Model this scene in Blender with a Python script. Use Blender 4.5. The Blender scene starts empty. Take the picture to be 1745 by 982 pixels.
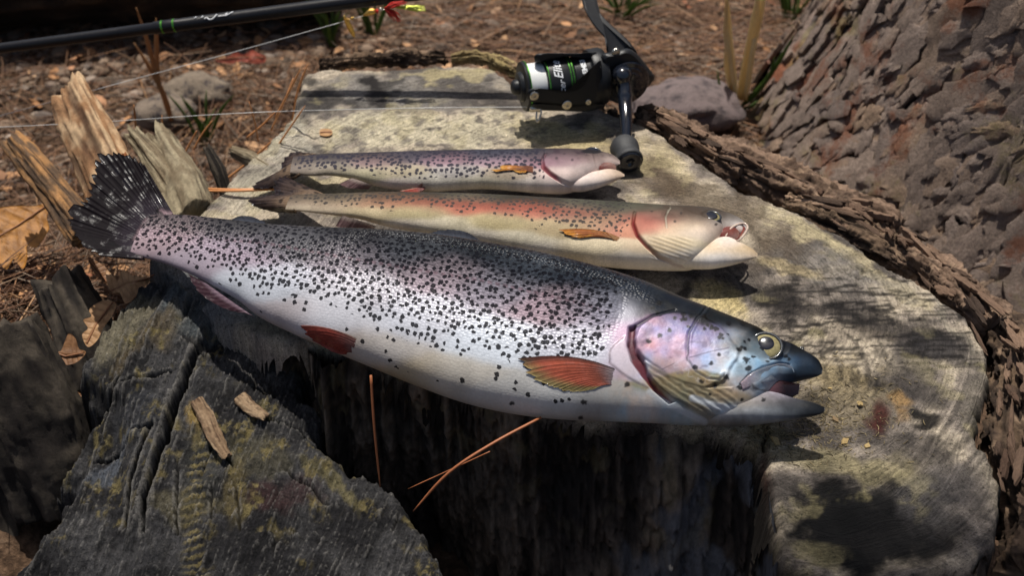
import bpy, math, random
import numpy as np
from mathutils import Vector
R = math.radians
random.seed(7)
rng = np.random.default_rng(11)
SC = bpy.context.scene
COL = SC.collection
S = 0.01                       # everything below is laid out in centimetres
H = 17.0                       # height of the sawn face above the ground

# ------------------------------------------------------------------ camera, sky, sun, exposure
PITCH, HFOV, CAMH, CAMD = 38.0, 48.0, 42.0, 53.6
FPX = 872.5 / math.tan(R(HFOV / 2))
CAM = np.array([0.0, -CAMD, H + CAMH])
cd = bpy.data.cameras.new('camera')
cam = bpy.data.objects.new('camera', cd)
COL.objects.link(cam)
cam.location = CAM * S
cam.rotation_euler = (R(90 - PITCH), 0, 0)
cd.sensor_width = 36
cd.angle = R(HFOV)
cd.clip_start, cd.clip_end = 0.02, 200
cd.dof.use_dof = True
cd.dof.focus_distance = 0.62
cd.dof.aperture_fstop = 12.0
SC.camera = cam

SUN_EL, SUN_AZ = 74.0, -18.0    # azimuth from +Y (away from the camera), negative is to the left
sd_ = Vector((math.sin(R(SUN_AZ)) * math.cos(R(SUN_EL)), math.cos(R(SUN_AZ)) * math.cos(R(SUN_EL)), math.sin(R(SUN_EL))))
W = bpy.data.worlds.new('World')
SC.world = W
W.use_nodes = True
wn = W.node_tree
sky = wn.nodes.new('ShaderNodeTexSky')
sky.sky_type = 'NISHITA'
sky.sun_disc = False
sky.sun_elevation = R(SUN_EL)
sky.sun_rotation = R(SUN_AZ)
sky.dust_density = 4.0
wn.links.new(sky.outputs[0], wn.nodes['Background'].inputs[0])
wn.nodes['Background'].inputs[1].default_value = 0.075
sl = bpy.data.lights.new('sun', 'SUN')
sl.energy = 5.0
sl.angle = R(0.55)
sl.color = (1.0, 0.95, 0.87)
so = bpy.data.objects.new('sun', sl)
COL.objects.link(so)
so.rotation_euler = sd_.to_track_quat('Z', 'Y').to_euler()
so.location = (0, 0, 5)
SC.view_settings.view_transform = 'Standard'
SC.view_settings.look = 'None'
SC.view_settings.exposure = 0.0
SC.view_settings.gamma = 1.0

# ------------------------------------------------------------------ geometry of the view, used to place things
_cp, _sp = math.cos(R(PITCH)), math.sin(R(PITCH))
FWD = np.array([0, _cp, -_sp]); UPV = np.array([0, _sp, _cp]); RGT = np.array([1.0, 0, 0])

def rays(px, py):
    px = np.asarray(px, float); py = np.asarray(py, float)
    return FWD + ((px - 872.5) / FPX)[..., None] * RGT + ((491 - py) / FPX)[..., None] * UPV

def on_plane(px, py, p0, n):
    d = rays(px, py)
    t = ((np.asarray(p0) - CAM) @ np.asarray(n)) / (d @ np.asarray(n))
    return CAM + d * t[..., None]

def P(px, py, z=H):
    return on_plane(px, py, (0, 0, z), np.array([0, 0, 1.0]))

def PY(px, py, y):
    return on_plane(px, py, (0, y, 0), np.array([0, 1.0, 0]))

def proj(v):
    r = v - CAM
    d = r @ FWD
    return 872.5 + FPX * (r @ RGT) / d, 491 - FPX * (r @ UPV) / d

# ------------------------------------------------------------------ numeric helpers
def sm(a, b, x):
    t = np.clip((x - a) / (b - a), 0, 1)
    return t * t * (3 - 2 * t)

def _h(ix, iy, iz, seed):
    h = (ix * 374761393 + iy * 668265263 + iz * 2147483647 + seed * 1274126177) & 0xFFFFFFFF
    h = ((h ^ (h >> 13)) * 1274126177) & 0xFFFFFFFF
    h = ((h ^ (h >> 16)) * 2246822519) & 0xFFFFFFFF
    return ((h ^ (h >> 15)) & 0xFFFFFF) / float(0xFFFFFF)

def vn(x, y, z=None, seed=0):
    x = np.asarray(x, float); y = np.asarray(y, float)
    ix = np.floor(x).astype(np.int64); iy = np.floor(y).astype(np.int64)
    fx = x - ix; fy = y - iy
    fx = fx * fx * (3 - 2 * fx); fy = fy * fy * (3 - 2 * fy)
    if z is None:
        def L(k):
            return ((_h(ix, iy, k, seed) * (1 - fx) + _h(ix + 1, iy, k, seed) * fx) * (1 - fy)
                    + (_h(ix, iy + 1, k, seed) * (1 - fx) + _h(ix + 1, iy + 1, k, seed) * fx) * fy)
        return L(0) * 2 - 1
    z = np.asarray(z, float)
    iz = np.floor(z).astype(np.int64); fz = z - iz; fz = fz * fz * (3 - 2 * fz)
    def L3(k):
        return ((_h(ix, iy, iz + k, seed) * (1 - fx) + _h(ix + 1, iy, iz + k, seed) * fx) * (1 - fy)
                + (_h(ix, iy + 1, iz + k, seed) * (1 - fx) + _h(ix + 1, iy + 1, iz + k, seed) * fx) * fy)
    return (L3(0) * (1 - fz) + L3(1) * fz) * 2 - 1

def fbm(x, y, z=None, o=4, seed=0, g=0.5):
    s = 0; a = 1; t = 0
    for k in range(o):
        f = 2.03 ** k
        s = s + a * vn(x * f + 3.1 * k, y * f - 1.7 * k, None if z is None else z * f + k, seed + k)
        t += a; a *= g
    return s / t

def ridged(x, y, z=None, o=4, seed=0):
    s = 0; a = 1; t = 0
    for k in range(o):
        f = 2.1 ** k
        s = s + a * (1 - np.abs(vn(x * f + 1.3 * k, y * f + k, None if z is None else z * f, seed + k)) * 2)
        t += a; a *= 0.55
    return s / t

def smooth_poly(pts, n=4, closed=False):
    p = np.asarray(pts, float); out = []; m = len(p)
    for i in range(m if closed else m - 1):
        p0 = p[(i - 1) % m] if closed or i > 0 else p[0] * 2 - p[1]
        p1, p2 = p[i], p[(i + 1) % m]
        p3 = p[(i + 2) % m] if closed or i + 2 < m else p[-1] * 2 - p[-2]
        for k in range(n):
            t = k / n
            out.append(0.5 * (2 * p1 + (p2 - p0) * t + (2 * p0 - 5 * p1 + 4 * p2 - p3) * t * t + (3 * p1 - p0 - 3 * p2 + p3) * t ** 3))
    if not closed:
        out.append(p[-1])
    return np.array(out)

def resample(pts, n):
    p = np.asarray(pts, float)
    d = np.r_[0, np.cumsum(np.linalg.norm(np.diff(p, axis=0), axis=1))]
    s = np.linspace(0, d[-1], n)
    return np.stack([np.interp(s, d, p[:, k]) for k in range(p.shape[1])], 1)

def pl_dist(x, y, pts):
    """distance to an open polyline and the parameter 0..1 along it"""
    p = np.asarray(pts, float)
    best = np.full(x.shape, 1e9); par = np.zeros(x.shape)
    m = len(p) - 1
    for i in range(m):
        a, b = p[i], p[i + 1]
        ab = b - a; L = ab @ ab + 1e-12
        t = np.clip(((x - a[0]) * ab[0] + (y - a[1]) * ab[1]) / L, 0, 1)
        d = np.hypot(x - a[0] - t * ab[0], y - a[1] - t * ab[1])
        k = d < best
        best = np.where(k, d, best); par = np.where(k, (i + t) / m, par)
    return best, par

def poly_sd(x, y, pts):
    """signed distance to a closed polygon, positive inside"""
    p = np.asarray(pts, float); m = len(p)
    best = np.full(x.shape, 1e9); ins = np.zeros(x.shape, bool)
    for i in range(m):
        a, b = p[i], p[(i + 1) % m]
        ab = b - a; L = ab @ ab + 1e-12
        t = np.clip(((x - a[0]) * ab[0] + (y - a[1]) * ab[1]) / L, 0, 1)
        best = np.minimum(best, np.hypot(x - a[0] - t * ab[0], y - a[1] - t * ab[1]))
        c = (a[1] > y) != (b[1] > y)
        xi = a[0] + (y - a[1]) / (ab[1] if abs(ab[1]) > 1e-12 else 1e-12) * ab[0]
        ins ^= c & (x < xi)
    return np.where(ins, best, -best)

def lin(r, g=None, b=None):
    c = np.array([r, g, b] if g is not None else r, float) / 255.0
    return np.where(c <= 0.04045, c / 12.92, ((c + 0.055) / 1.055) ** 2.4)

def mixc(a, b, t):
    return a + (b - a) * np.asarray(t)[..., None]

# ------------------------------------------------------------------ object helpers
ROOT = {}

def tag(o, label, cat, group=None, kind=None):
    if label: o['label'] = label
    if cat: o['category'] = cat
    if group: o['group'] = group
    if kind: o['kind'] = kind
    return o

def thing(name, loc, label, cat, group=None):
    o = bpy.data.objects.new(name, None)
    o.empty_display_size = 0.02
    COL.objects.link(o)
    o.location = np.asarray(loc, float) * S
    ROOT[o.name] = np.asarray(loc, float)
    return tag(o, label, cat, group)

def mesh_data(name, v, f, uv=None, attrs=None, smooth=True):
    """v in metres (N,3); f (M,k) array or list of such arrays"""
    me = bpy.data.meshes.new(name)
    fs = f if isinstance(f, list) else [f]
    fs = [np.asarray(q, np.int32) for q in fs if len(q)]
    loops = np.concatenate([q.ravel() for q in fs])
    cnt = np.concatenate([np.full(len(q), q.shape[1], np.int32) for q in fs])
    start = np.r_[0, np.cumsum(cnt)[:-1]].astype(np.int32)
    me.vertices.add(len(v)); me.loops.add(len(loops)); me.polygons.add(len(cnt))
    me.vertices.foreach_set('co', np.asarray(v, np.float32).ravel())
    me.polygons.foreach_set('loop_start', start)
    me.loops.foreach_set('vertex_index', loops)
    me.polygons.foreach_set('use_smooth', np.full(len(cnt), smooth))
    if uv is not None:
        l = me.uv_layers.new(name='UVMap')
        l.data.foreach_set('uv', np.asarray(uv, np.float32)[loops].ravel())
    for k, a in (attrs or {}).items():
        a = np.asarray(a, np.float32)
        if a.ndim == 1:
            me.attributes.new(k, 'FLOAT', 'POINT').data.foreach_set('value', a)
        else:
            c = np.ones((len(a), 4), np.float32); c[:, :3] = a[:, :3]
            me.attributes.new(k, 'FLOAT_COLOR', 'POINT').data.foreach_set('color', c.ravel())
    me.update(calc_edges=True)
    me.validate()
    return me

def ob(name, v, f, mat, parent=None, uv=None, attrs=None, smooth=True, label=None, loc=None):
    """one mesh object; v in world centimetres"""
    v = np.asarray(v, float)
    base = ROOT[parent.name] if parent is not None else (np.asarray(loc, float) if loc is not None else np.zeros(3))
    me = mesh_data(name, (v - base) * S, f, uv, attrs, smooth)
    o = bpy.data.objects.new(name, me)
    COL.objects.link(o)
    if mat is not None: me.materials.append(mat)
    if parent is not None:
        o.parent = parent
    else:
        o.location = base * S
    ROOT[o.name] = base
    if label: o['label'] = label
    return o

def grid_faces(nu, nv, closed_v=False, off=0):
    """faces of a (nu, nv) vertex grid, index = i*nv+j"""
    i = np.arange(nu - 1)[:, None]; j = np.arange(nv if closed_v else nv - 1)[None, :]
    j2 = (j + 1) % nv
    return np.stack([i * nv + j, (i + 1) * nv + j, (i + 1) * nv + j2, i * nv + j2], -1).reshape(-1, 4) + off

class MB:
    """collects shapes into one mesh"""
    def __init__(s): s.v = []; s.f = {3: [], 4: []}; s.n = 0; s.c = []
    def add(s, v, f, c=None):
        v = np.asarray(v, float); f = np.asarray(f)
        s.f[f.shape[1]].append(f + s.n); s.v.append(v); s.n += len(v)
        s.c.append(np.broadcast_to(np.asarray(c if c is not None else (1, 1, 1), float), (len(v), 3)))
        return s
    def tube(s, path, r, n=8, up=(0, 0, 1), c=None, flat=1.0, caps=True):
        p = np.asarray(path, float); m = len(p)
        r = np.broadcast_to(np.asarray(r, float), (m,))
        t = np.gradient(p, axis=0); t /= np.linalg.norm(t, axis=1)[:, None] + 1e-12
        u = np.asarray(up, float)
        a = np.cross(t, u); la = np.linalg.norm(a, axis=1)
        a[la < 1e-3] = np.cross(t[la < 1e-3], (1, 0.2, 0)); a /= np.linalg.norm(a, axis=1)[:, None]
        b = np.cross(a, t)
        th = np.linspace(0, 2 * math.pi, n, endpoint=False)
        v = p[:, None] + r[:, None, None] * (np.cos(th)[None, :, None] * a[:, None] + flat * np.sin(th)[None, :, None] * b[:, None])
        v = v.reshape(-1, 3)
        s.add(v, grid_faces(m, n, True)[:, ::-1], c)
        if caps:
            k = s.n
            s.v += [p[[0, -1]]]; s.n += 2; s.c.append(np.broadcast_to(np.asarray(c if c is not None else (1, 1, 1), float), (2, 3)))
            j = np.arange(n); j2 = (j + 1) % n; o0 = k - m * n
            s.f[3].append(np.stack([o0 + j, o0 + j2, np.full(n, k)], 1)[:, ::-1])
            o1 = k - n
            s.f[3].append(np.stack([o1 + j2, o1 + j, np.full(n, k + 1)], 1)[:, ::-1])
        return s
    def lathe(s, prof, org, ax, up=(0, 0, 1), n=40, c=None):
        """prof: (distance along axis, radius) pairs"""
        ax = np.asarray(ax, float); ax = ax / np.linalg.norm(ax)
        a = np.cross(ax, up); a /= np.linalg.norm(a); b = np.cross(a, ax)
        pr = np.asarray(prof, float); th = np.linspace(0, 2 * math.pi, n, endpoint=False)
        v = np.asarray(org) + pr[:, 0][:, None, None] * ax + pr[:, 1][:, None, None] * (np.cos(th)[None, :, None] * a + np.sin(th)[None, :, None] * b)
        return s.add(v.reshape(-1, 3), grid_faces(len(pr), n, True)[:, ::-1], c)
    def box(s, o, x, y, z, c=None):
        """o centre; x,y,z half-extent vectors"""
        o, x, y, z = map(lambda q: np.asarray(q, float), (o, x, y, z))
        v = [o + i * x + j * y + k * z for i in (-1, 1) for j in (-1, 1) for k in (-1, 1)]
        f = [(0, 1, 3, 2), (4, 6, 7, 5), (0, 4, 5, 1), (2, 3, 7, 6), (0, 2, 6, 4), (1, 5, 7, 3)]
        return s.add(v, f, c)
    def build(s, name, mat, parent=None, smooth=True, label=None, loc=None):
        fs = [np.concatenate(q) for q in s.f.values() if q]
        return ob(name, np.concatenate(s.v), fs, mat, parent, None, {'Col': np.concatenate(s.c)}, smooth, label, loc)

def auto_smooth(o, deg=35):
    me = o.data
    try:
        me.set_sharp_from_angle(angle=R(deg))
    except Exception:
        pass
    return o

# ------------------------------------------------------------------ materials
class NT:
    def __init__(s, name):
        s.m = bpy.data.materials.new(name); s.m.use_nodes = True
        s.t = s.m.node_tree; s.b = s.t.nodes['Principled BSDF']
    def n(s, t, props=None, **inp):
        k = s.t.nodes.new('ShaderNode' + t)
        for a, b in (props or {}).items(): setattr(k, a, b)
        for a, b in inp.items():
            a = a.replace('_', ' ')
            s.set(k.inputs[int(a[1:])] if a[0] == 'i' and a[1:].isdigit() else k.inputs[a], b)
        return k
    def set(s, sock, val):
        if isinstance(val, bpy.types.NodeSocket): s.t.links.new(val, sock)
        elif isinstance(val, bpy.types.Node): s.t.links.new(val.outputs[0], sock)
        else:
            if sock.type == 'RGBA' and len(val) == 3: val = (*val, 1)
            sock.default_value = val
    def coord(s, scale=100.0, out='Object'):
        tc = s.n('TexCoord')
        sc = scale if isinstance(scale, tuple) else (scale,) * 3
        return s.n('Mapping', Vector=tc.outputs[out], Scale=sc).outputs[0]
    def noise(s, vec, scale, detail=4, rough=0.55, dist=0.0):
        return s.n('TexNoise', Vector=vec, Scale=scale, Detail=detail, Roughness=rough, Distortion=dist)
    def ramp(s, fac, stops, interp='LINEAR'):
        k = s.n('ValToRGB', Fac=fac); cr = k.color_ramp; cr.interpolation = interp
        while len(cr.elements) < len(stops): cr.elements.new(0.5)
        for e, (p, c) in zip(cr.elements, stops):
            e.position = p; e.color = (*c, 1) if hasattr(c, '__len__') else (c, c, c, 1)
        return k.outputs[0]
    def mix(s, a, b, f, mode='MIX'):
        k = s.n('Mix', dict(data_type='RGBA', blend_type=mode))
        s.set(k.inputs[0], f); s.set(k.inputs[6], a); s.set(k.inputs[7], b)
        return k.outputs[2]
    def math(s, op, a, b=0.0, c=None):
        k = s.n('Math', dict(operation=op)); s.set(k.inputs[0], a); s.set(k.inputs[1], b)
        if c is not None: s.set(k.inputs[2], c)
        return k.outputs[0]
    def attr(s, name):
        return s.n('Attribute', dict(attribute_name=name))
    def bump(s, h, strength=0.5, dist=0.001, nrm=None):
        k = s.n('Bump', Height=h, Strength=strength, Distance=dist)
        if nrm is not None: s.set(k.inputs['Normal'], nrm)
        return k.outputs[0]
    def out(s, **kw):
        for a, b in kw.items(): s.set(s.b.inputs[a.replace('_', ' ')], b)
        return s.m

def plain(name, col, rough=0.5, metal=0.0, noise=0.15, nscale=3.0, bump=0.0, bscale=12.0, thin=0, **kw):
    t = NT(name); c = t.coord()
    nz = t.noise(c, nscale, 5)
    base = t.mix(tuple(np.asarray(col) * (1 - noise)), tuple(np.minimum(np.asarray(col) * (1 + noise), 1)), nz.outputs[0])
    rr = t.math('MULTIPLY_ADD', nz.outputs[0], 0.2, max(rough - 0.1, 0.02))
    if bump:
        t.out(Normal=t.bump(t.noise(c, bscale, 4).outputs[0], bump, 0.0006))
    if thin: leafy(t, base, thin)
    return t.out(Base_Color=base, Roughness=rr, Metallic=metal, **kw)

def leafy(t, base, k=0.4):
    """thin tissue: part of the light comes through"""
    out = t.t.nodes['Material Output']
    tr = t.n('BsdfTranslucent', Color=base); mx = t.n('MixShader', Fac=k)
    t.t.links.new(t.b.outputs[0], mx.inputs[1]); t.t.links.new(tr.outputs[0], mx.inputs[2]); t.t.links.new(mx.outputs[0], out.inputs[0])

def vcol_mat(name, rough=0.85, nscale=8.0, var=0.35, bump=0.6, bdist=0.0008, stretch=(1, 1, 1), spec=0.3, fine=40.0):
    """pigment from the Col attribute, broken up by noise, with a fine relief"""
    t = NT(name)
    c = t.coord(tuple(100.0 * k for k in stretch))
    a = t.noise(c, nscale, 6, 0.65)
    b = t.noise(c, fine, 4, 0.6)
    k1 = t.math('MULTIPLY_ADD', a.outputs[0], var * 3.0, 1 - var * 1.5)
    k2 = t.math('MULTIPLY_ADD', b.outputs[0], var * 2.0, 1 - var)
    f = t.math('MULTIPLY', k1, k2)
    base = t.n('VectorMath', dict(operation='SCALE'), Vector=t.attr('Col').outputs[0], Scale=f).outputs[0]
    h = t.math('ADD', a.outputs[0], t.math('MULTIPLY', b.outputs[0], 0.5))
    return t.out(Base_Color=base, Roughness=rough, Specular_IOR_Level=spec, Normal=t.bump(h, bump, bdist))
# ================================================================== THE SETTING
def ground_z(x, y):
    x = np.asarray(x, float); y = np.asarray(y, float)
    z = 0.9 * fbm(x / 9, y / 9, o=4, seed=5) + 0.35 * fbm(x / 2, y / 2, o=3, seed=9)
    z = z + 11.0 * np.exp(-(np.abs(x + 40) / 15) ** 3 - (np.abs(y - 2) / 17) ** 3)      # litter heaped against the stump's left side
    z = z + 3.0 * sm(60, 200, np.hypot(x, y)) * fbm(x / 60, y / 60, o=2, seed=3)
    return z

def build_ground():
    nr, na = 210, 420
    r = 1.5 * (4500 / 1.5) ** (np.linspace(0, 1, nr))
    r[0] = 0
    a = np.linspace(0, 2 * math.pi, na, endpoint=False)
    x = r[:, None] * np.cos(a); y = 40 + r[:, None] * np.sin(a)
    z = ground_z(x, y)
    t = NT('forest_soil')
    c = t.coord()
    n1 = t.noise(c, 0.12, 5, 0.6); n2 = t.noise(c, 1.1, 8, 0.7); n3 = t.noise(c, 4.0, 4, 0.6)
    base = t.ramp(n2.outputs[0], [(0.3, tuple(lin(38, 30, 24))), (0.5, tuple(lin(92, 72, 56))), (0.62, tuple(lin(120, 96, 76))), (0.75, tuple(lin(150, 132, 112)))])
    red = t.ramp(n3.outputs[0], [(0.35, tuple(lin(46, 34, 27))), (0.65, tuple(lin(98, 79, 64)))])
    base = t.mix(base, red, t.ramp(n1.outputs[0], [(0.42, 0), (0.6, 0.8)]))
    m = t.out(Base_Color=base, Roughness=0.95, Specular_IOR_Level=0.15, Normal=t.bump(n2.outputs[0], 0.9, 0.006))
    o = ob('ground', np.stack([x, y, z], -1).reshape(-1, 3), grid_faces(nr, na, True), m)
    tag(o, 'brown forest soil strewn with pine litter and gravel', None, None, 'structure')

build_ground()

# ------------------------------------------------------------------ the stump
MAIN_PX = [(520, 118), (640, 110), (800, 104), (845, 112), (885, 138), (960, 160), (1040, 192), (1100, 212), (1170, 256), (1250, 312), (1330, 347),
           (1400, 381), (1500, 441), (1590, 496), (1650, 541), (1688, 595), (1690, 640), (1672, 690), (1668, 740), (1695, 785), (1712, 840), (1705, 900),
           (1670, 960), (1560, 992), (1420, 990), (1340, 960), (1326, 905), (1312, 840), (1300, 795), (1262, 752), (1200, 732), (1120, 724), (1000, 716), (900, 690),
           (760, 640), (660, 612), (590, 596), (530, 586), (470, 590), (400, 560), (330, 520), (270, 470), (250, 430), (320, 380), (390, 305), (450, 245), (500, 190)]
_mp = P(*np.array(MAIN_PX).T)[:, :2]
MAIN = smooth_poly(_mp, 3, True)

# pigment patches on the sawn face, in the photograph's pixels: cx, cy, rx, ry, degrees, colour, strength
G_DARK, G_MID, G_YEL, G_BRN = lin(34, 31, 29), lin(118, 114, 106), lin(190, 178, 138), lin(96, 84, 66)
PATCHES = [
    (700, 148, 190, 34, -3, lin(122, 120, 112), .85), (640, 152, 22, 26, 10, G_DARK, .9), (655, 138, 40, 9, -12, G_DARK, .7), (560, 165, 55, 16, 0, G_DARK, .75),
    (530, 135, 16, 14, 0, G_DARK, .8), (790, 150, 75, 26, 20, lin(84, 80, 74), .8), (850, 165, 50, 22, 25, lin(76, 72, 66), .8), (760, 120, 90, 9, -2, lin(176, 166, 124), .7),
    (710, 220, 220, 34, 0, lin(196, 190, 160), .8), (960, 228, 90, 22, 8, lin(192, 180, 132), .8), (1000, 262, 120, 26, 10, lin(180, 166, 122), .6),
    (1130, 300, 60, 30, 28, lin(112, 100, 80), .7), (1180, 330, 90, 26, 30, lin(104, 92, 74), .75), (1130, 265, 70, 16, 32, lin(190, 178, 140), .7),
    (1270, 372, 120, 24, 28, lin(118, 108, 88), .6), (1330, 420, 60, 28, 10, lin(76, 66, 54), .7), (1400, 418, 120, 14, 29, lin(188, 178, 138), .75),
    (1520, 490, 90, 12, 38, lin(186, 176, 140), .7), (1620, 560, 60, 10, 50, lin(160, 155, 135), .6), (1440, 470, 110, 26, 20, lin(122, 120, 112), .6),
    (1380, 520, 90, 20, 8, G_DARK, .8), (1330, 505, 40, 14, 0, G_DARK, .6), (1520, 560, 110, 28, 14, G_DARK, .8), (1580, 600, 80, 34, 10, lin(46, 45, 46), .75),
    (1560, 660, 70, 30, 20, lin(40, 38, 38), .7), (1450, 570, 90, 12, 6, lin(98, 90, 78), .5), (1350, 455, 50, 12, 8, lin(180, 166, 124), .6), (1430, 640, 70, 36, 10, lin(150, 136, 96), .75),
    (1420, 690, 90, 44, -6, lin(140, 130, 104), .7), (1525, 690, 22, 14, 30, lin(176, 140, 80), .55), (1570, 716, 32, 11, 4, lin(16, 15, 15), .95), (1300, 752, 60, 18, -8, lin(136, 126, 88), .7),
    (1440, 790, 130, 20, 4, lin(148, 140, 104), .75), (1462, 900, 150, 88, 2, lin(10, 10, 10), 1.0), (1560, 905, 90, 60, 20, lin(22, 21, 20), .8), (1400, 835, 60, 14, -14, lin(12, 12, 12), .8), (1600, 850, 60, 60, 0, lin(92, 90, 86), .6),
    (1560, 770, 60, 30, 20, lin(70, 66, 60), .6), (1680, 720, 40, 130, 0, lin(140, 134, 116), .5), (1230, 520, 50, 26, 24, lin(200, 184, 122), .7), (1170, 500, 18, 10, 10, lin(60, 58, 54), .9),
    (430, 320, 60, 40, -30, lin(176, 172, 150), .7), (480, 230, 40, 50, -60, lin(170, 168, 150), .7), (420, 410, 90, 20, 0, lin(196, 186, 140), .6), (360, 500, 120, 40, 20, lin(112, 120, 122), .7),
    (470, 560, 70, 22, 10, lin(110, 108, 92), .7), (560, 330, 120, 30, 0, lin(196, 186, 146), .6),
]

def paint(x, y, px, py, base, patches, jx=14, seed=0):
    c = base
    wx = px + jx * fbm(x / 1.6, y / 1.6, o=4, seed=seed + 1) * 2; wy = py + jx * fbm(x / 1.6, y / 1.6, o=4, seed=seed + 2) * 2
    brk = 0.42 * fbm(x * 0.9, y * 0.9, o=5, seed=seed + 3, g=0.7)
    for (cx, cy, rx, ry, dg, col, st) in patches:
        ca, sa = math.cos(R(dg)), math.sin(R(dg))
        dx, dy = wx - cx, wy - cy
        q = np.hypot((dx * ca + dy * sa) / rx, (-dx * sa + dy * ca) / ry) + brk
        c = mixc(c, np.asarray(col), st * sm(1.3, 0.6, q))
    return c

def heightfield(name, X, Y, Z, mat, parent, attrs, keep=None):
    attrs = dict(attrs)
    nu, nv = X.shape
    v = np.stack([X, Y, Z], -1).reshape(-1, 3)
    f = grid_faces(nu, nv)[:, ::-1]
    if keep is not None:
        f = f[keep.ravel()[f].all(1)]
        used = np.zeros(len(v), bool); used[f.ravel()] = True
        idx = np.cumsum(used) - 1
        f = idx[f]; v = v[used]; attrs = {k: a.reshape(-1, *a.shape[2:])[used] for k, a in attrs.items()}
    else:
        attrs = {k: a.reshape(-1, *a.shape[2:]) for k, a in attrs.items()}
    n = np.cross(v[f[:1000, 1]] - v[f[:1000, 0]], v[f[:1000, 2]] - v[f[:1000, 0]])
    if n[:, 2].mean() < 0: f = f[:, ::-1]
    uv = attrs.pop('grain')
    return ob(name, v, f, mat, parent, uv, attrs)

def wood_face_mat(name, ringy=1.0, streak=0.5, bd=0.0016):
    t = NT(name)
    c = t.coord()
    n1 = t.noise(c, 2.2, 8, 0.72); n2 = t.noise(c, 9.0, 6, 0.75); n3 = t.noise(c, 26.0, 4, 0.7)
    rg = t.attr('ring').outputs['Fac']
    w = t.n('TexNoise', dict(noise_dimensions='1D'), W=t.math('MULTIPLY', rg, 1.0), Scale=2.0, Detail=3.0, Roughness=0.7)
    f = t.math('MULTIPLY_ADD', n1.outputs[0], 1.7, 0.15)
    f = t.math('MULTIPLY', f, t.math('MULTIPLY_ADD', n2.outputs[0], 1.9, 0.07))
    f = t.math('MULTIPLY', f, t.math('MULTIPLY_ADD', n3.outputs[0], 1.5, 0.28))
    f = t.math('MULTIPLY', f, t.math('MULTIPLY_ADD', w.outputs[0], 1.1 * ringy, 1 - 0.55 * ringy))
    dark = t.ramp(t.noise(c, 5.5, 6, 0.75, 0.6).outputs[0], [(0.36, 0.3), (0.47, 1.0)])
    f = t.math('MULTIPLY', f, dark)
    g1 = t.n('TexNoise', Vector=t.n('Mapping', Vector=t.n('TexCoord').outputs['UV'], Scale=(6.0, 0.7, 1.0)).outputs[0], Scale=1.0, Detail=5.0, Roughness=0.7)
    f = t.math('MULTIPLY', f, t.math('MULTIPLY_ADD', g1.outputs[0], 1.6 * streak, 1 - 0.8 * streak))
    base = t.n('VectorMath', dict(operation='SCALE'), Vector=t.attr('Col').outputs[0], Scale=f).outputs[0]
    h = t.math('ADD', t.math('ADD', n2.outputs[0], t.math('MULTIPLY', n1.outputs[0], 1.2)), t.math('MULTIPLY', w.outputs[0], 0.9 * ringy))
    h = t.math('ADD', h, t.math('MULTIPLY', n3.outputs[0], 0.35))
    h = t.math('ADD', h, t.math('MULTIPLY', g1.outputs[0], 1.6 * streak))
    return t.out(Base_Color=base, Roughness=0.9, Specular_IOR_Level=0.25, Normal=t.bump(h, 0.9, bd))

M_FACE = wood_face_mat('sawn_wood', 1.0, 0.8)
M_CHUNK = wood_face_mat('weathered_wood', 0.2, 1.0, 0.0032)
M_BARKV = vcol_mat('rough_bark', 0.92, 3.0, 0.45, 0.9, 0.002)
M_SPLIT = vcol_mat('split_wood', 0.9, 5.0, 0.4, 0.8, 0.0012, (1, 1, 0.35))

stump = thing('tree_stump', (0, 0, 0), 'broad weathered tree stump with lichened sawn top carrying the fish', 'tree stump')

def main_top(x, y, px, py, sdv):
    edge = 0.35 * fbm(x / 1.1, y / 1.1, o=4, seed=21) + 0.12 * fbm(x * 3, y * 3, o=2, seed=22)
    s = sdv + edge
    relief = 0.10 * fbm(x / 3, y / 3, o=5, seed=31) + 0.045 * fbm(x * 2, y * 2, o=3, seed=32)
    gran = sm(182, 196, py + 4 * fbm(x, y, o=3, seed=4)) * sm(290, 230, py) * sm(1000, 900, px)
    relief = relief + gran * 0.16 * fbm(x * 2.4, y * 2.4, o=3, seed=33)
    relief = relief - 0.32 * sm(190, 178, py + 5 * fbm(x, y, o=3, seed=4)) * sm(930, 880, px)        # the older, lower saw cut at the back
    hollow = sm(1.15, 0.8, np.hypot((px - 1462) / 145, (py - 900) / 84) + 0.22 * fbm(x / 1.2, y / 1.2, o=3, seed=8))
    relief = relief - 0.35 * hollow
    relief = relief + 0.12 * sm(1.2, 0.6, np.hypot((px - 1500) / 26, (py - 715) / 44)) * ridged(x * 1.4, y * 1.4, o=3, seed=3)
    for crk, wd, dp in CRACKS:
        d, q = pl_dist(px + 5 * fbm(x, y, o=3, seed=77), py + 5 * fbm(x, y, o=3, seed=78), crk)
        relief = relief - dp * sm(wd, wd * 0.2, d) * (0.4 + 0.6 * sm(0, .2, q) * sm(1, .8, q))
    bl = sm(300, 250, px + 0.5 * (py - 400)) * 0
    return H + relief - 0.9 * sm(0.5, -0.1, s) ** 2 - 16.4 * sm(0.05, -1.3, s), s

CRACKS = [([(1306, 690), (1302, 760), (1310, 800)], 5, 0.8), ([(1330, 330), (1372, 352), (1395, 380)], 2.5, 0.3), ([(1480, 455), (1455, 480)], 2.5, 0.3),
          ([(1560, 500), (1520, 530)], 2.5, 0.25), ([(430, 520), (400, 500), (350, 505)], 3, 0.4), ([(610, 600), (640, 560)], 5, 1.0)]

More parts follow.
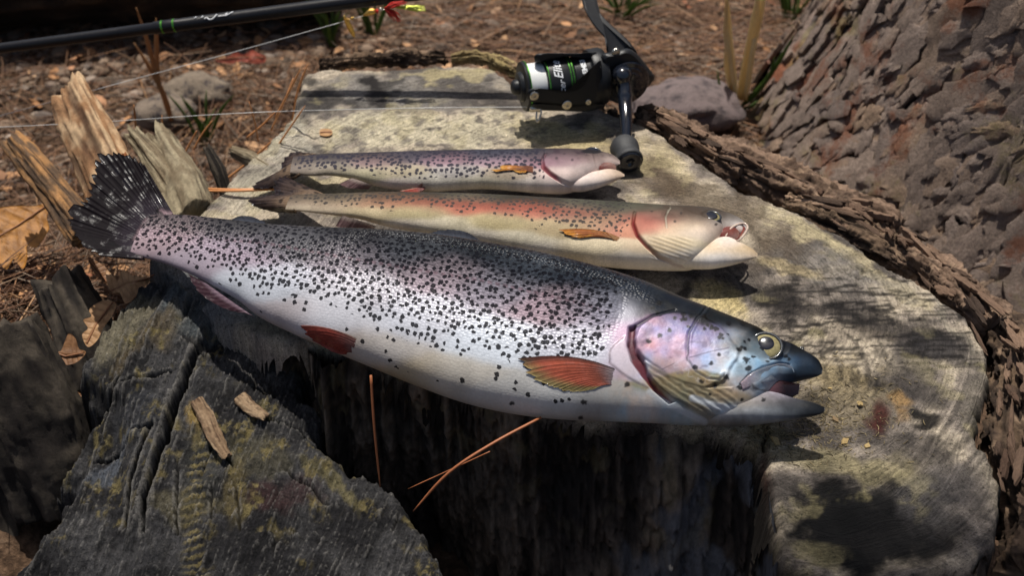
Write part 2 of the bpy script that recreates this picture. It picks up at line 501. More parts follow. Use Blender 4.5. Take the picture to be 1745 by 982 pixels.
def build_main():
    d = 0.16
    xs = np.arange(-26, 31.5, d); ys = np.arange(-26.5, 32.5, d)
    X, Y = np.meshgrid(xs, ys, indexing='ij')
    px, py = proj(np.stack([X, Y, np.full_like(X, H)], -1))
    sdv = poly_sd(X, Y, MAIN)
    Z, s = main_top(X, Y, px, py, sdv)
    n1 = fbm(X / 2.2, Y / 2.2, o=5, seed=41)
    base = mixc(mixc(lin(146, 138, 124), lin(184, 174, 150), sm(-0.1, 0.25, n1)), lin(94, 89, 81), sm(-0.05, -0.35, n1))
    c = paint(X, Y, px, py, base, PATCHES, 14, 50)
    st = sm(0.05, 0.35, ridged(px / 60 + 0.2 * n1, py / 7.5, o=3, seed=60) - 0.25) * sm(1250, 1340, px) * sm(660, 600, py) * sm(440, 480, py)
    c = mixc(c, lin(26, 24, 22), 0.85 * st)
    crcl = np.hypot(px - 1290, (py - 640) * 1.5)
    arcs = sm(0.02, 0.22, fbm(crcl / 9 + 0.3 * n1, np.arctan2(py - 640, px - 1290) * 5, o=4, seed=65) - 0.05) * sm(1240, 1400, px) * sm(430, 480, py)
    c = mixc(c, lin(30, 28, 27), 0.6 * arcs * sm(-0.25, 0.2, fbm(X / 6, Y / 6, o=3, seed=66) + 0.1))
    brn = sm(0.0, 0.3, fbm(X / 2.5, Y / 2.5, o=5, seed=67)) * sm(1020, 1120, px) * sm(500, 420, py)
    c = mixc(c, lin(84, 72, 56), 0.6 * brn)
    speck = sm(0.1, 0.4, fbm(X * 1.7, Y * 1.7, o=4, seed=61)) * sm(180, 196, py) * sm(1000, 880, px) * sm(300, 250, py)
    c = mixc(c, lin(96, 92, 86), 0.8 * speck)
    c = c * np.array([1.0, 0.955, 1.0])
    blood = sm(1.15, 0.55, np.hypot((px - 1500) / 24, (py - 715) / 40) + 0.5 * fbm(X, Y, o=4, seed=62))
    c = mixc(c, lin(62, 18, 14), 0.9 * blood)
    c = mixc(c, lin(58, 22, 10), 0.85 * sm(14, 4, np.abs(px - 1303) + 8 * n1) * sm(740, 790, py))
    lich = sm(0.12, 0.3, fbm(X / 1.3, Y / 1.3, o=5, seed=63)) * sm(0.0, 0.3, fbm(X / 5, Y / 5, o=2, seed=64) + 0.1)
    c = mixc(c, lin(178, 166, 124), 0.3 * lich)
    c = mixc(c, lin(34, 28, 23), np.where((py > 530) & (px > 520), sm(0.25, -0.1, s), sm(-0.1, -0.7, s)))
    rr = np.hypot((X - 10) / 1.0, (Y - 0) / 1.0)
    ring = (rr + 0.5 * n1) * 2.0 + 6 * np.exp(-np.maximum(sdv, 0) / 2.5)
    keep = sdv > np.where(py > 585, -0.25, -2.2)
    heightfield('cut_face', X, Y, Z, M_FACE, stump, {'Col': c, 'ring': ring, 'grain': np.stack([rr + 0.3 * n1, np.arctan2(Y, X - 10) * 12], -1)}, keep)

build_main()

# the broken block in the left foreground: its top slopes down towards the camera
CH_PX = [(150, 600), (175, 560), (215, 520), (265, 478), (330, 500), (400, 520), (470, 560), (515, 600), (505, 650), (540, 692), (518, 730), (560, 760), (622, 800),
         (672, 842), (705, 890), (760, 1010), (600, 1080), (200, 1080), (-30, 1020), (50, 882), (112, 790), (84, 768), (150, 700), (168, 672), (132, 640)]
CH_A = R(21)
CH_N = np.array([0.03, -math.sin(CH_A), math.cos(CH_A)]); CH_N /= np.linalg.norm(CH_N)
CH_0 = P(400, 500, H - 0.25)
CH = smooth_poly(on_plane(*np.array(CH_PX).T, CH_0, CH_N)[:, :2], 2, True)
CH_CR = [([(345, 585), (318, 640), (300, 690), (285, 740), (262, 800), (245, 850), (240, 900)], 6, 1.2), ([(235, 590), (205, 640), (165, 690)], 4, .7),
         ([(300, 640), (250, 660), (170, 668)], 3, .4), ([(262, 735), (230, 790), (215, 830), (208, 880)], 6, 1.2), ([(300, 780), (298, 840), (300, 900)], 3, .6),
         ([(335, 680), (350, 730), (395, 790)], 3, .4), ([(400, 820), (408, 900)], 3, .5), ([(310, 580), (350, 605)], 3, .4), ([(360, 820), (357, 880)], 2.5, .4),
         ([(440, 700), (520, 735)], 3, .4), ([(150, 760), (220, 745), (262, 735)], 3, .5), ([(480, 790), (560, 850)], 3, .4)]
CH_PATCH = [(420, 520, 120, 34, 12, lin(126, 134, 134), .8), (330, 540, 60, 40, 0, lin(110, 118, 122), .7), (205, 560, 60, 36, -40, lin(136, 128, 106), .8), (260, 590, 70, 22, -30, lin(112, 98, 72), .6),
            (470, 590, 60, 26, 20, lin(104, 104, 88), .6), (330, 720, 16, 30, 8, lin(176, 150, 92), .85), (335, 790, 34, 60, 0, lin(70, 70, 66), .5),
            (430, 770, 60, 30, 10, lin(96, 90, 66), .5), (400, 840, 26, 60, 10, lin(130, 116, 74), .5), (300, 860, 60, 30, 0, lin(110, 102, 74), .5),
            (480, 840, 60, 30, 10, lin(70, 44, 44), .6), (560, 820, 70, 12, 38, lin(136, 126, 84), .6), (440, 620, 60, 30, 0, lin(96, 92, 88), .5), (230, 720, 60, 40, -30, lin(62, 64, 70), .5),
            (175, 770, 60, 14, -35, lin(112, 118, 128), .6)]

def build_chunk():
    d = 0.075
    mn, mx = CH.min(0) - 1.2, CH.max(0) + 1.2
    X, Y = np.meshgrid(np.arange(mn[0], mx[0], d), np.arange(mn[1], mx[1], d), indexing='ij')
    zp = CH_0[2] - ((X - CH_0[0]) * CH_N[0] + (Y - CH_0[1]) * CH_N[1]) / CH_N[2]
    px, py = proj(np.stack([X, Y, zp], -1))
    e = 0.5 * fbm(X / 1.0, Y / 1.0, o=4, seed=121) + 0.15 * fbm(X * 3, Y * 3, o=2, seed=122)
    s = poly_sd(X, Y, CH) + e
    q = px * 0.93 + py * 0.36                     # grain runs down and slightly left
    g = ridged(q / 16, py / 200, o=4, seed=130)
    rel = 0.07 * (ridged(X * 2.2, Y * 1.2, o=3, seed=138) - .4) + 0.05 * fbm(X * 6, Y * 6, o=2, seed=139) + 0.18 * (ridged(q / 5, py / 120, o=3, seed=136) - .4) + 0.10 * fbm(X * 2.6, Y * 2.6, o=3, seed=135) + 0.5 * fbm(X / 3.5, Y / 3.5, o=4, seed=131) + 0.42 * np.floor(4 * fbm(q / 62, py / 150, o=4, seed=145)) / 4 + 0.22 * fbm(X / 0.8, Y / 0.8, o=4, seed=132) + 0.13 * (g - 0.3)
    # broken steps: blocks that snapped off at different levels
    st = 0.7 * sm(0, 14, (px - 205) * 0.86 + (py - 640) * 0.5 + 12 * e) * sm(0, -16, (px - 285) * 0.9 + (py - 760) * 0.35)
    st = st - 1.0 * sm(-10, 8, -(px - 165) * 0.6 - (py - 640) * -0.8 - 10 + 14 * e) * sm(640, 660, py) * sm(230, 190, px)
    rel = rel + st - 0.8 * sm(700, 760, py) * sm(260, 200, px)
    saw = sm(-0.2, 0.5, np.sin((py + 0.25 * px) / 12.5 * 2 * math.pi / 1.15 + 1.5 * e)) * (sm(300, 325, px) * sm(370, 345, px) * sm(725, 745, py) + sm(390, 420, px) * sm(480, 450, px) * sm(720, 730, py) * sm(765, 750, py))
    rel = rel + 0.05 * saw * (0.3 + 1.4 * sm(-.2, .3, fbm(X, Y, o=3, seed=137)))
    fine = sm(0.86, 0.97, ridged(q / 30 + .15 * e, py / 420, o=2, seed=160)) * sm(-0.2, 0.2, fbm(X / 2, Y / 2, o=3, seed=161))
    rel = rel - 0.28 * fine
    cr = 0.8 * fine
    for line, wd, dp in CH_CR:
        dd, tt = pl_dist(px + 6 * e, py + 6 * fbm(X, Y, o=3, seed=140), line)
        k = sm(wd, wd * 0.15, dd) * (0.35 + 0.65 * sm(0, .15, tt))
        rel = rel - dp * k; cr = np.maximum(cr, k)
    Z = zp + rel - 0.8 * sm(0.5, -0.1, s) - 12 * sm(0.0, -1.0, s)
    n1 = fbm(X / 1.6, Y / 1.6, o=5, seed=141)
    base = mixc(lin(40, 39, 41), lin(76, 75, 76), sm(-0.3, 0.4, n1))
    c = paint(X, Y, px, py, base, CH_PATCH, 14, 150)
    lich = sm(0.08, 0.3, fbm(X / 0.8, Y / 0.8, o=5, seed=142)) * sm(0.0, 0.3, fbm(X / 3, Y / 3, o=2, seed=143) + 0.12 * sm(640, 800, py)) * sm(520, 650, py + 0.3 * px)
    c = mixc(c, lin(144, 130, 84), 0.7 * lich * sm(-0.15, 0.2, fbm(X * 2.6, Y * 2.6, o=4, seed=144, g=.7)))
    c = mixc(c, lin(160, 144, 92), 0.6 * saw * sm(-.15, .25, fbm(X, Y, o=3, seed=137)))
    c = mixc(c, c * 0.72, sm(0.2, 0.9, g))
    lap = rel.copy()
    for _ in range(10): lap = (lap + np.roll(lap, 1, 0) + np.roll(lap, -1, 0) + np.roll(lap, 1, 1) + np.roll(lap, -1, 1)) / 5
    lap = rel - lap
    c = mixc(c, lin(158, 154, 148), 0.4 * sm(0.04, 0.14, lap))         # worn, bleached edges
    c = mixc(c, lin(20, 17, 15), 0.85 * cr)
    c = mixc(c, lin(46, 36, 30), sm(-0.1, -0.6, s))
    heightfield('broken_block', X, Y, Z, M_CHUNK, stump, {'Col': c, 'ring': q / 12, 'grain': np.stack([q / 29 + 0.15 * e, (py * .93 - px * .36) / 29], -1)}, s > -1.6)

build_chunk()

def rough_loft(path, wu, wv, up, nl=60, na=40, amp=0.25, fl=0.25, fa=1.0, jag=0.0, seed=0, sq=3.0, cols=None, tone=(0.5, 0.25), lap=4.0, ridge_pow=1.0):
    """a rough log, slab or strip along a path: wu across, wv thick (arrays or numbers), squared-off section, ridges along its length"""
    p = resample(smooth_poly(path, 6), nl)
    t = np.gradient(p, axis=0); L = np.linalg.norm(t, axis=1); t = t / L[:, None]
    up = np.asarray(up, float)
    a = np.cross(t, up); a /= np.linalg.norm(a, axis=1)[:, None]; b = np.cross(a, t)
    u = np.linspace(0, 1, nl)
    wu = np.interp(u, np.linspace(0, 1, np.size(wu)), np.atleast_1d(wu)); wv = np.interp(u, np.linspace(0, 1, np.size(wv)), np.atleast_1d(wv))
    th = np.linspace(0, 2 * math.pi, na, endpoint=False)
    ct, s_ = np.cos(th), np.sin(th)
    k = (np.abs(ct) ** sq + np.abs(s_) ** sq) ** (-1 / sq)
    ex, ey = ct * k, s_ * k
    len_ = np.r_[0, np.cumsum(np.linalg.norm(np.diff(p, axis=0), axis=1))]
    U, TH = np.meshgrid(len_, th, indexing='ij')
    cx, cy = np.cos(TH) * lap, np.sin(TH) * lap
    r1 = ridged(cx * fa, cy * fa, U * fl, o=4, seed=seed)
    r2 = fbm(cx * fa * 0.5, cy * fa * 0.5, U * fl * 1.5, o=4, seed=seed + 9)
    disp = amp * (r1 * 0.7 + r2 * 0.8) + 0.3 * min(amp, .4) * fbm(cx * 2.5, cy * 2.5, U * 1.2, o=3, seed=seed + 20) + 0.35 * min(amp, .4) * (ridged(cx * 3.2, cy * 3.2, U * fl * 1.3, o=3, seed=seed + 21) - .4)
    sx = wu[:, None] * ex + disp * ex; sy = wv[:, None] * ey + disp * ey
    v = p[:, None] + sx[..., None] * a[:, None] + sy[..., None] * b[:, None]
    if jag:
        e = jag * (fbm(ex[None] * 2.2 + 0 * U, ey[None] * 2.2 + 0 * U, o=4, seed=seed + 5) - 0.15)
        v = v + (e * sm(0.55, 1.0, u)[:, None])[..., None] * t[:, None]
    c0, c1, c2 = [np.asarray(q) for q in cols]
    n = fbm(cx, cy, U * 0.6, o=5, seed=seed + 3)
    c = mixc(c0 + 0 * n[..., None], c1, sm(-0.25, 0.3, n))
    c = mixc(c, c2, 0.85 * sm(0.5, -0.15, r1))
    v = v.reshape(-1, 3); c = c.reshape(-1, 3)
    f = [grid_faces(nl, na, True)]
    # end caps, sunk a little and roughened
    for e, i0 in ((0, 0), (1, (nl - 1) * na)):
        ring = v[i0:i0 + na]; cen = ring.mean(0)
        m = ring * 0.5 + cen * 0.5 + (t[-1] if e else t[0]) * (rng.random((na, 1)) - 0.7) * 0.6 * max(amp, 0.15)
        k0 = len(v)
        v = np.concatenate([v, m, [cen - (t[-1] if e else -t[0]) * 0.3 * amp]])
        c = np.concatenate([c, np.repeat(c1[None] * 0.9, na + 1, 0)])
        j = np.arange(na); j2 = (j + 1) % na
        q = np.stack([i0 + j, i0 + j2, k0 + j2, k0 + j], 1); tr = np.stack([k0 + j, k0 + j2, np.full(na, k0 + na)], 1)
        f += [q[:, ::-1] if e == 0 else q, tr[:, ::-1] if e == 0 else tr]
    f[0] = f[0][:, ::-1]
    f = [q[:, ::-1] for q in f]
    return v, f, c

# bark still clinging to the far rim: chunky fibrous strips
BK = (lin(70, 56, 46), lin(126, 104, 84), lin(26, 20, 17))
BK2 = (lin(96, 76, 62), lin(152, 126, 106), lin(34, 25, 20))
def strip(pts, wu, wv, z, seed, cols, amp=0.5, up=(0, 0, 1), label=None, nl=190, na=84):
    path = np.array([P(a, b, z) for a, b in pts])
    v, f, c = rough_loft(path, np.asarray(wu) * .8, np.asarray(wv) * .85, up, nl, na, amp * 1.2, 0.35, 1.7, 0.7, seed, 2.6, cols, lap=3.2)
    m = nl * na                                                    # crumbled layers
    d = v[:m].reshape(nl, na, 3); cen = d.mean(1, keepdims=True); rd = d - cen; rl = np.linalg.norm(rd, axis=2, keepdims=True)
    x_, y_, z_ = d[..., 0], d[..., 1], d[..., 2]
    k = 0.28 * np.floor(4 * fbm(x_ / 1.0, y_ / 1.0, z_ / .5, o=4, seed=seed + 50)) / 4 + 0.16 * fbm(x_ * 2.4, y_ * 2.4, z_ * 4, o=3, seed=seed + 51)
    v[:m] = (d + rd / (rl + 1e-6) * k[..., None] * 1.3).reshape(-1, 3)
    pale = sm(0.18, 0.4, fbm(x_ * 1.3, y_ * 1.3, z_ * 2, o=4, seed=seed + 52)).reshape(-1)
    c[:m] = mixc(c[:m], lin(176, 148, 122), 0.6 * pale)
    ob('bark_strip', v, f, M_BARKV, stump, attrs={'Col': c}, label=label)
strip([(1085, 205), (1140, 222), (1200, 262), (1262, 310)], [0.7, 1.3, 1.5, 1.2], [1.2, 1.6, 1.6, 1.4], H - 1.0, 201, BK2, 0.45)
strip([(1215, 262), (1290, 300), (1370, 340), (1450, 372), (1530, 402)], [1.3, 1.7, 1.7, 1.6, 1.1], [1.6, 2.1, 2.1, 2.0, 1.4], H - 1.0, 211, BK2, 0.5)
strip([(1340, 352), (1420, 385), (1490, 418), (1560, 462)], [0.8, 1.0, 1.0, 0.7], [1.0, 1.2, 1.2, 0.8], H - 0.9, 221, BK, 0.4)
strip([(1530, 440), (1580, 470), (1640, 515), (1690, 570)], [1.0, 1.5, 1.5, 1.1], [1.4, 1.8, 1.7, 1.3], H - 1.0, 231, BK2, 0.5)
strip([(1690, 560), (1735, 630), (1745, 720), (1740, 800), (1765, 890), (1750, 990)], [1.4, 1.7, 2.0, 1.9, 1.5, 1.3], [1.6, 2.2, 2.4, 2.4, 2.0, 1.5], H - 2.2, 241, BK, 0.6)
strip([(545, 112), (610, 104), (690, 98), (760, 97)], [0.35, 0.5, 0.5, 0.3], [0.5, 0.6, 0.6, 0.4], H - 0.6, 251, BK, 0.2)
strip([(770, 100), (815, 97), (860, 112), (905, 134)], [0.3, 0.5, 0.5, 0.3], [0.5, 0.6, 0.6, 0.4], H - 0.6, 252, (lin(150, 130, 92), lin(180, 160, 112), lin(60, 46, 34)), 0.2)
strip([(910, 150), (980, 172), (1050, 205)], [0.4, 0.6, 0.5], [0.6, 0.8, 0.6], H - 0.9, 253, BK, 0.25)

# the torn front face below the fish: upright grain, dark brown with darker grooves
def build_wall():
    top = [(470, 585), (520, 600), (548, 640), (600, 618), (680, 628), (760, 652), (850, 690), (930, 706), (1010, 722), (1100, 732), (1180, 738), (1260, 755), (1304, 800), (1318, 880), (1350, 975), (1430, 1000), (1560, 1004), (1690, 968)]
    T = resample(smooth_poly(P(*np.array(top).T, H - 0.5), 6), 420)
    nz = 130
    u = np.linspace(0, 1, nz)[None]; s = np.arange(len(T))[:, None] * 0.13
    out = np.array([0.0, -1.0, 0])
    foot = np.interp(T[:, 0], [-12, -8, -4, 0, 4, 8, 12, 14, 20], [0.5, 0.0, -1.5, 0.5, 4.0, 6.5, 7.0, 4.0, 2.5])
    X = T[:, 0][:, None] + 0 * u; Z = (H - 0.5) * (1 - u) + 0 * s
    Yb = T[:, 1][:, None] - foot[:, None] * u ** 0.8 - 0.6 * sm(0, .06, u)
    g = ridged(s / 1.1 + 0.25 * fbm(s, Z / 5, o=2, seed=3), Z / 14, o=4, seed=300)
    n = fbm(s / 2.2, Z / 6, o=5, seed=301)
    fine = fbm(s * 1.6, Z * 0.9, o=4, seed=302)
    blk = np.floor(3.2 * fbm(s / 1.4, Z / 4.5, o=4, seed=306)) / 3.2
    grit = fbm(s * 3.1, Z * 2.2, o=3, seed=307)
    Y = Yb + 0.6 - 0.55 * g - 0.9 * n - 0.3 * fine - 1.1 * blk - 0.16 * grit
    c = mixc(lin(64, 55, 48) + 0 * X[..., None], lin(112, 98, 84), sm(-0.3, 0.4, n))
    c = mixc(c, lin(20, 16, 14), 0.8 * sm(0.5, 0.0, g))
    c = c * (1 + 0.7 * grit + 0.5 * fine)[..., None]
    ch = sm(0.0, 0.25, fbm(s / 3, Z / 3, o=4, seed=303)) * sm(4, 8, X)
    c = mixc(c, lin(96, 98, 104), 0.8 * ch)
    li = sm(0.15, 0.35, fbm(s / 1.3, Z / 1.6, o=5, seed=304)) * sm(0.6, 0.1, u)
    c = mixc(c, lin(120, 108, 76), 0.3 * li)
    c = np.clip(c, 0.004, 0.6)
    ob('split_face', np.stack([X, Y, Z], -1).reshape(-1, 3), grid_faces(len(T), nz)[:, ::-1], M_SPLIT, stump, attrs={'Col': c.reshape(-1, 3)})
build_wall()

# upright splinters and slabs torn loose on the left
SP_L = (lin(150, 112, 78), lin(198, 168, 132), lin(76, 50, 34))
SP_G = (lin(120, 106, 84), lin(158, 146, 120), lin(54, 44, 34))
SP_D = (lin(40, 34, 30), lin(78, 70, 60), lin(18, 14, 12))
def splinter(base, tip, y0, y1, w, th, seed, cols, label, amp=0.28, jag=1.6, up=(0, -1, 0.25), sq=4.0):
    b = PY(*base, y0); e = PY(*tip, y1)
    m = (b + e) / 2 + np.array([0.2, -0.2, 0.1])
    v, f, c = rough_loft([b, m, e], w, th, up, 80, 64, amp, 0.16, 1.2, jag, seed, sq, cols, lap=3.0)
    ob('splinter', v, f, M_SPLIT, stump, attrs={'Col': c}, label=label)
splinter((215, 372), (112, 158), 8, 20, [1.7, 1.75, 1.8, 1.55], [1.1, 1.0, 0.9, 0.6], 310, SP_L, 'tallest pale splinter with a jagged broken end', 0.3, 2.2)
splinter((330, 372), (265, 232), 9, 17, [1.6, 1.7, 1.2, 0.9], [1.0, 0.9, 0.7, 0.5], 320, SP_G, 'grey splinter leaning behind the big trout tail', 0.3, 1.4)
splinter((300, 330), (225, 225), 11, 17, [0.7, 0.7, 0.4], [0.5, 0.5, 0.3], 325, SP_G, None, 0.2, 1.2)
splinter((150, 400), (18, 238), 4, 14, [0.9, 0.9, 0.8, 0.6], [0.8, 0.7, 0.6, 0.5], 330, (lin(96, 76, 58), lin(168, 124, 78), lin(46, 34, 26)), 'brown splinter with an orange torn end', 0.25, 1.3)
splinter((230, 340), (205, 262), 9, 9.5, [0.5, 0.5, 0.3], [0.4, 0.4, 0.3], 335, (lin(140, 84, 50), lin(178, 116, 74), lin(70, 40, 26)), None, 0.15, 0.8)
splinter((180, 650), (95, 470), 0, 5, [1.6, 1.7, 1.4], [1.2, 1.1, 0.8], 340, SP_D, 'dark brown slab standing under the big trout tail', 0.35, 1.4)
splinter((110, 860), (-10, 560), -8, -4, [2.4, 2.6, 2.2], [1.8, 1.6, 1.2], 350, SP_D, 'dark slab at the left edge of the stump', 0.45, 1.6)
splinter((10, 960), (-60, 700), -9, -4, [2.0, 2.2, 1.8], [1.5, 1.5, 1.0], 355, SP_D, None, 0.4, 1.2)
splinter((460, 290), (395, 258), 14, 17, [0.4, 0.5, 0.3], [0.3, 0.3, 0.2], 360, SP_G, None, 0.15, 0.5)
splinter((385, 330), (352, 250), 13, 15, [0.35, 0.4, 0.2], [0.3, 0.3, 0.2], 365, SP_D, None, 0.15, 0.6)
# pale worn ridges (old grub galleries) on the broken block
CHZ = 0.12
for k, (pts, w) in enumerate([([(335, 684), (352, 712), (366, 745), (388, 782)], [0.35, 0.42, 0.4, 0.25]), ([(408, 678), (425, 695), (455, 714)], [0.4, 0.35, 0.25])]):
    path = [on_plane(a, b, CH_0, CH_N) + CH_N * CHZ for a, b in pts]
    v, f, c = rough_loft(path, w, 0.13, CH_N, 70, 36, 0.10, 1.4, 1.6, 0.2, 370 + k, 2.0, (lin(128, 104, 80), lin(160, 136, 108), lin(70, 50, 38)), lap=2)
    ob('gnawed_ridge', v, f, M_SPLIT, stump, attrs={'Col': c})
# ================================================================== THE TROUT
def fish_mat(name, spot_scale, scale_scale, spot_r, bump=0.5, metal=0.35, spotcol=(0.007, 0.007, 0.010), rough0=0.28, spec=0.22):
    t = NT(name)
    uv = t.n('TexCoord').outputs['UV']
    def V(v, s, rnd, feat='F1', sc=(1, 1, 1)):
        m = t.n('Mapping', Vector=v, Scale=sc).outputs[0]
        return t.n('TexVoronoi', dict(voronoi_dimensions='2D', feature=feat), Vector=m, Scale=s, Randomness=rnd)
    wob = t.n('TexNoise', Vector=uv, Scale=spot_scale * 2.2, Detail=3.0)
    w2 = t.n('VectorMath', dict(operation='SCALE'), Vector=t.n('VectorMath', dict(operation='SUBTRACT'), i0=wob.outputs['Color'], i1=(0.5, 0.5, 0.5)).outputs[0], Scale=0.6 / spot_scale).outputs[0]
    uvw = t.n('VectorMath', i0=uv, i1=w2).outputs[0]
    vs = V(uvw, spot_scale, 0.85)
    sd = t.attr('spot').outputs['Fac']
    big = t.n('SeparateColor', Color=vs.outputs['Color'])
    rad = t.math('MULTIPLY', t.math('MULTIPLY_ADD', big.outputs[1], 0.17, spot_r), t.math('LESS_THAN', big.outputs[0], sd))
    edge = t.math('SUBTRACT', rad, vs.outputs['Distance'])
    spot = t.ramp(t.math('MULTIPLY_ADD', edge, 8.0, 0.5), [(0.3, 0.0), (0.75, 0.94)])
    # scales: a staggered lattice, each scale a small dome
    sc = V(uv, scale_scale, 0.7, sc=(0.8, 1.0, 1.0))
    dome = t.math('SUBTRACT', 1.0, t.math('MULTIPLY', sc.outputs['Distance'], 1.2))
    sa = t.attr('scale').outputs['Fac']
    col = t.attr('Col').outputs['Color']
    cell = t.n('SeparateColor', Color=sc.outputs['Color']).outputs[0]
    tone = t.math('MULTIPLY_ADD', t.math('SUBTRACT', t.math('MULTIPLY_ADD', dome, 0.7, t.math('MULTIPLY', cell, 0.45)), 0.62), t.math('MULTIPLY', sa, 0.6), 1.0)
    fine = t.n('TexNoise', Vector=uv, Scale=7.0, Detail=6.0, Roughness=0.7)
    tone = t.math('MULTIPLY', tone, t.math('MULTIPLY_ADD', fine.outputs[0], 0.5, 0.75))
    base = t.n('VectorMath', dict(operation='SCALE'), Vector=col, Scale=tone).outputs[0]
    base = t.mix(base, spotcol, spot)
    n1 = t.bump(dome, t.math('MULTIPLY', sa, bump), 0.0009)
    n2 = t.bump(fine.outputs[0], 0.13, 0.0006, n1)
    met = t.math('MULTIPLY', t.attr('silver').outputs['Fac'], t.math('MULTIPLY_ADD', spot, -0.8, 1.0))
    rough = t.math('MULTIPLY_ADD', fine.outputs[0], 0.16, rough0)
    return t.out(Base_Color=base, Metallic=t.math('MULTIPLY', met, metal), Roughness=rough, Specular_IOR_Level=t.math('MULTIPLY', t.math('MULTIPLY_ADD', spot, -0.85, 1.0), spec), Normal=n2,
                 Coat_Weight=0.0, Coat_Roughness=0.1, Coat_Normal=n2)

def wet_mat(name, rough=0.22, bump=0.25, coat=0.5, sss=0.0):
    t = NT(name)
    c = t.coord()
    n = t.noise(c, 7.0, 5, 0.65)
    f = t.math('MULTIPLY_ADD', n.outputs[0], 0.7, 0.65)
    base = t.n('VectorMath', dict(operation='SCALE'), Vector=t.attr('Col').outputs[0], Scale=f).outputs[0]
    return t.out(Base_Color=base, Roughness=rough, Normal=t.bump(n.outputs[0], bump, 0.0006), Coat_Weight=coat, Coat_Roughness=0.12, Specular_IOR_Level=0.14, Subsurface_Weight=sss, Subsurface_Radius=(0.004, 0.002, 0.001), Subsurface_Scale=0.5)

def fin_mat():
    t = NT('wet_fin'); c = t.coord()
    n = t.noise(c, 5.0, 5, 0.65); w = t.noise(c, 1.4, 3, 0.6)
    base = t.n('VectorMath', dict(operation='SCALE'), Vector=t.attr('Col').outputs[0], Scale=t.math('MULTIPLY_ADD', n.outputs[0], 0.9, 0.5)).outputs[0]
    leafy(t, base, 0.22)
    return t.out(Base_Color=base, Roughness=t.ramp(w.outputs[0], [(0.5, 0.6), (0.64, 0.2)]), Specular_IOR_Level=t.ramp(w.outputs[0], [(0.5, 0.06), (0.64, 0.4)]), Normal=t.bump(n.outputs[0], 0.2, 0.0006))
M_FIN = fin_mat()
M_FLESH = wet_mat('wet_flesh', 0.25, 0.35, 0.6, 0.15)
M_IRIS = plain('eye_iris', (0.30, 0.26, 0.13), 0.2, 0.2, 0.6, 9.0)
M_PUPIL = plain('eye_pupil', (0.01, 0.012, 0.02), 0.06, 0.0, 0.1)

def rel_h(px, py, top, bot):
    """0 on the upper outline, 1 on the lower"""
    t, b = np.array(top, float), np.array(bot, float)
    yt = np.interp(px, t[:, 0], t[:, 1]); yb = np.interp(px, b[:, 0], b[:, 1])
    return (py - yt) / np.maximum(yb - yt, 1)

class Fish:
    """A body lying on its side. (u, v, n): along, dorsal, and out of the upper flank, in centimetres."""
    def __init__(s, px0, px1, cen, cz, tilt):
        a, b = P(*px0, cz), P(*px1, cz)
        s.e = b - a; s.e /= np.linalg.norm(s.e)
        side = np.array([s.e[1], -s.e[0], 0.0])                # towards the camera
        s.n = np.cos(R(tilt)) * np.array([0, 0, 1.0]) + np.sin(R(tilt)) * side
        s.v = np.cross(s.n, s.e)
        s.o = P(*cen, cz)
    def uv(s, pts):
        w = on_plane(*np.asarray(pts, float).T, s.o, s.n) - s.o
        return np.stack([w @ s.e, w @ s.v], 1)
    def w(s, u, v, n):
        return s.o + u[..., None] * s.e + v[..., None] * s.v + n[..., None] * s.n
    def section(s, top, bot, ratio, nu):
        """top/bot outlines in photograph pixels -> u, centre, half height, half thickness"""
        T = s.uv(smooth_poly(top, 6)); B = s.uv(smooth_poly(bot, 6))
        u0 = max(T[:, 0].min(), B[:, 0].min()); u1 = min(T[:, 0].max(), B[:, 0].max())
        u = np.linspace(u0, u1, nu)
        def f(q):
            o = np.argsort(q[:, 0], kind='stable'); return np.interp(u, q[o, 0], q[o, 1])
        vt, vb = f(T), f(B)
        k = np.hanning(7); k /= k.sum()
        vt = np.convolve(np.pad(vt, 3, 'edge'), k, 'valid'); vb = np.convolve(np.pad(vb, 3, 'edge'), k, 'valid')
        c, a = (vt + vb) / 2, np.maximum((vt - vb) / 2, 0.02)
        tt = (u - u0) / (u1 - u0)
        r = np.interp(tt, np.linspace(0, 1, len(ratio)), ratio)
        k = np.ones(9) / 9
        r = np.convolve(np.pad(r, 4, 'edge'), k, 'valid')
        d = (s.w(u, c, 0 * u) - CAM); d /= np.linalg.norm(d, axis=1)[:, None]
        dn, dv = -d @ s.n, -d @ s.v
        cph, sph = dn / np.hypot(dn, dv), dv / np.hypot(dn, dv)
        a = a * cph / np.sqrt(cph ** 2 + (r * sph) ** 2)       # the outline is that of a round body, not of a card
        return u, c, a, a * r, u0, u1
    def loft(s, top, bot, ratio, nu, nf, nb, expo=2.15, cap=0.6):
        u, c, a, b, u0, u1 = s.section(top, bot, ratio, nu)
        # rounded ends
        e = np.minimum(1, np.sqrt(np.clip(1 - (1 - np.clip((u1 - u) / cap, 0, 1)) ** 2, 0, 1)) + 0.02)
        b = b * e
        th = np.r_[np.linspace(0, math.pi, nf, endpoint=False), np.linspace(math.pi, 2 * math.pi, nb, endpoint=False)]
        ct, st = np.cos(th), np.sin(th)
        sx = np.sign(ct) * np.abs(ct) ** (2 / expo); sn = np.sign(st) * np.abs(st) ** (2 / expo)
        U = np.repeat(u[:, None], len(th), 1)
        Vv = c[:, None] + a[:, None] * sx[None]
        N = b[:, None] * sn[None]
        s.last = (u, c, a, b)
        return U, Vv, N, np.broadcast_to(sx, U.shape), np.broadcast_to(th, U.shape), a, b
    def surf_n(s, u, v):
        uu, c, a, b = s.body
        ci, ai, bi = np.interp(u, uu, c), np.interp(u, uu, a), np.interp(u, uu, b)
        q = np.clip(np.abs((v - ci) / ai), 0, 1)
        return bi * np.sqrt(np.clip(1 - q * q, 0, 1))

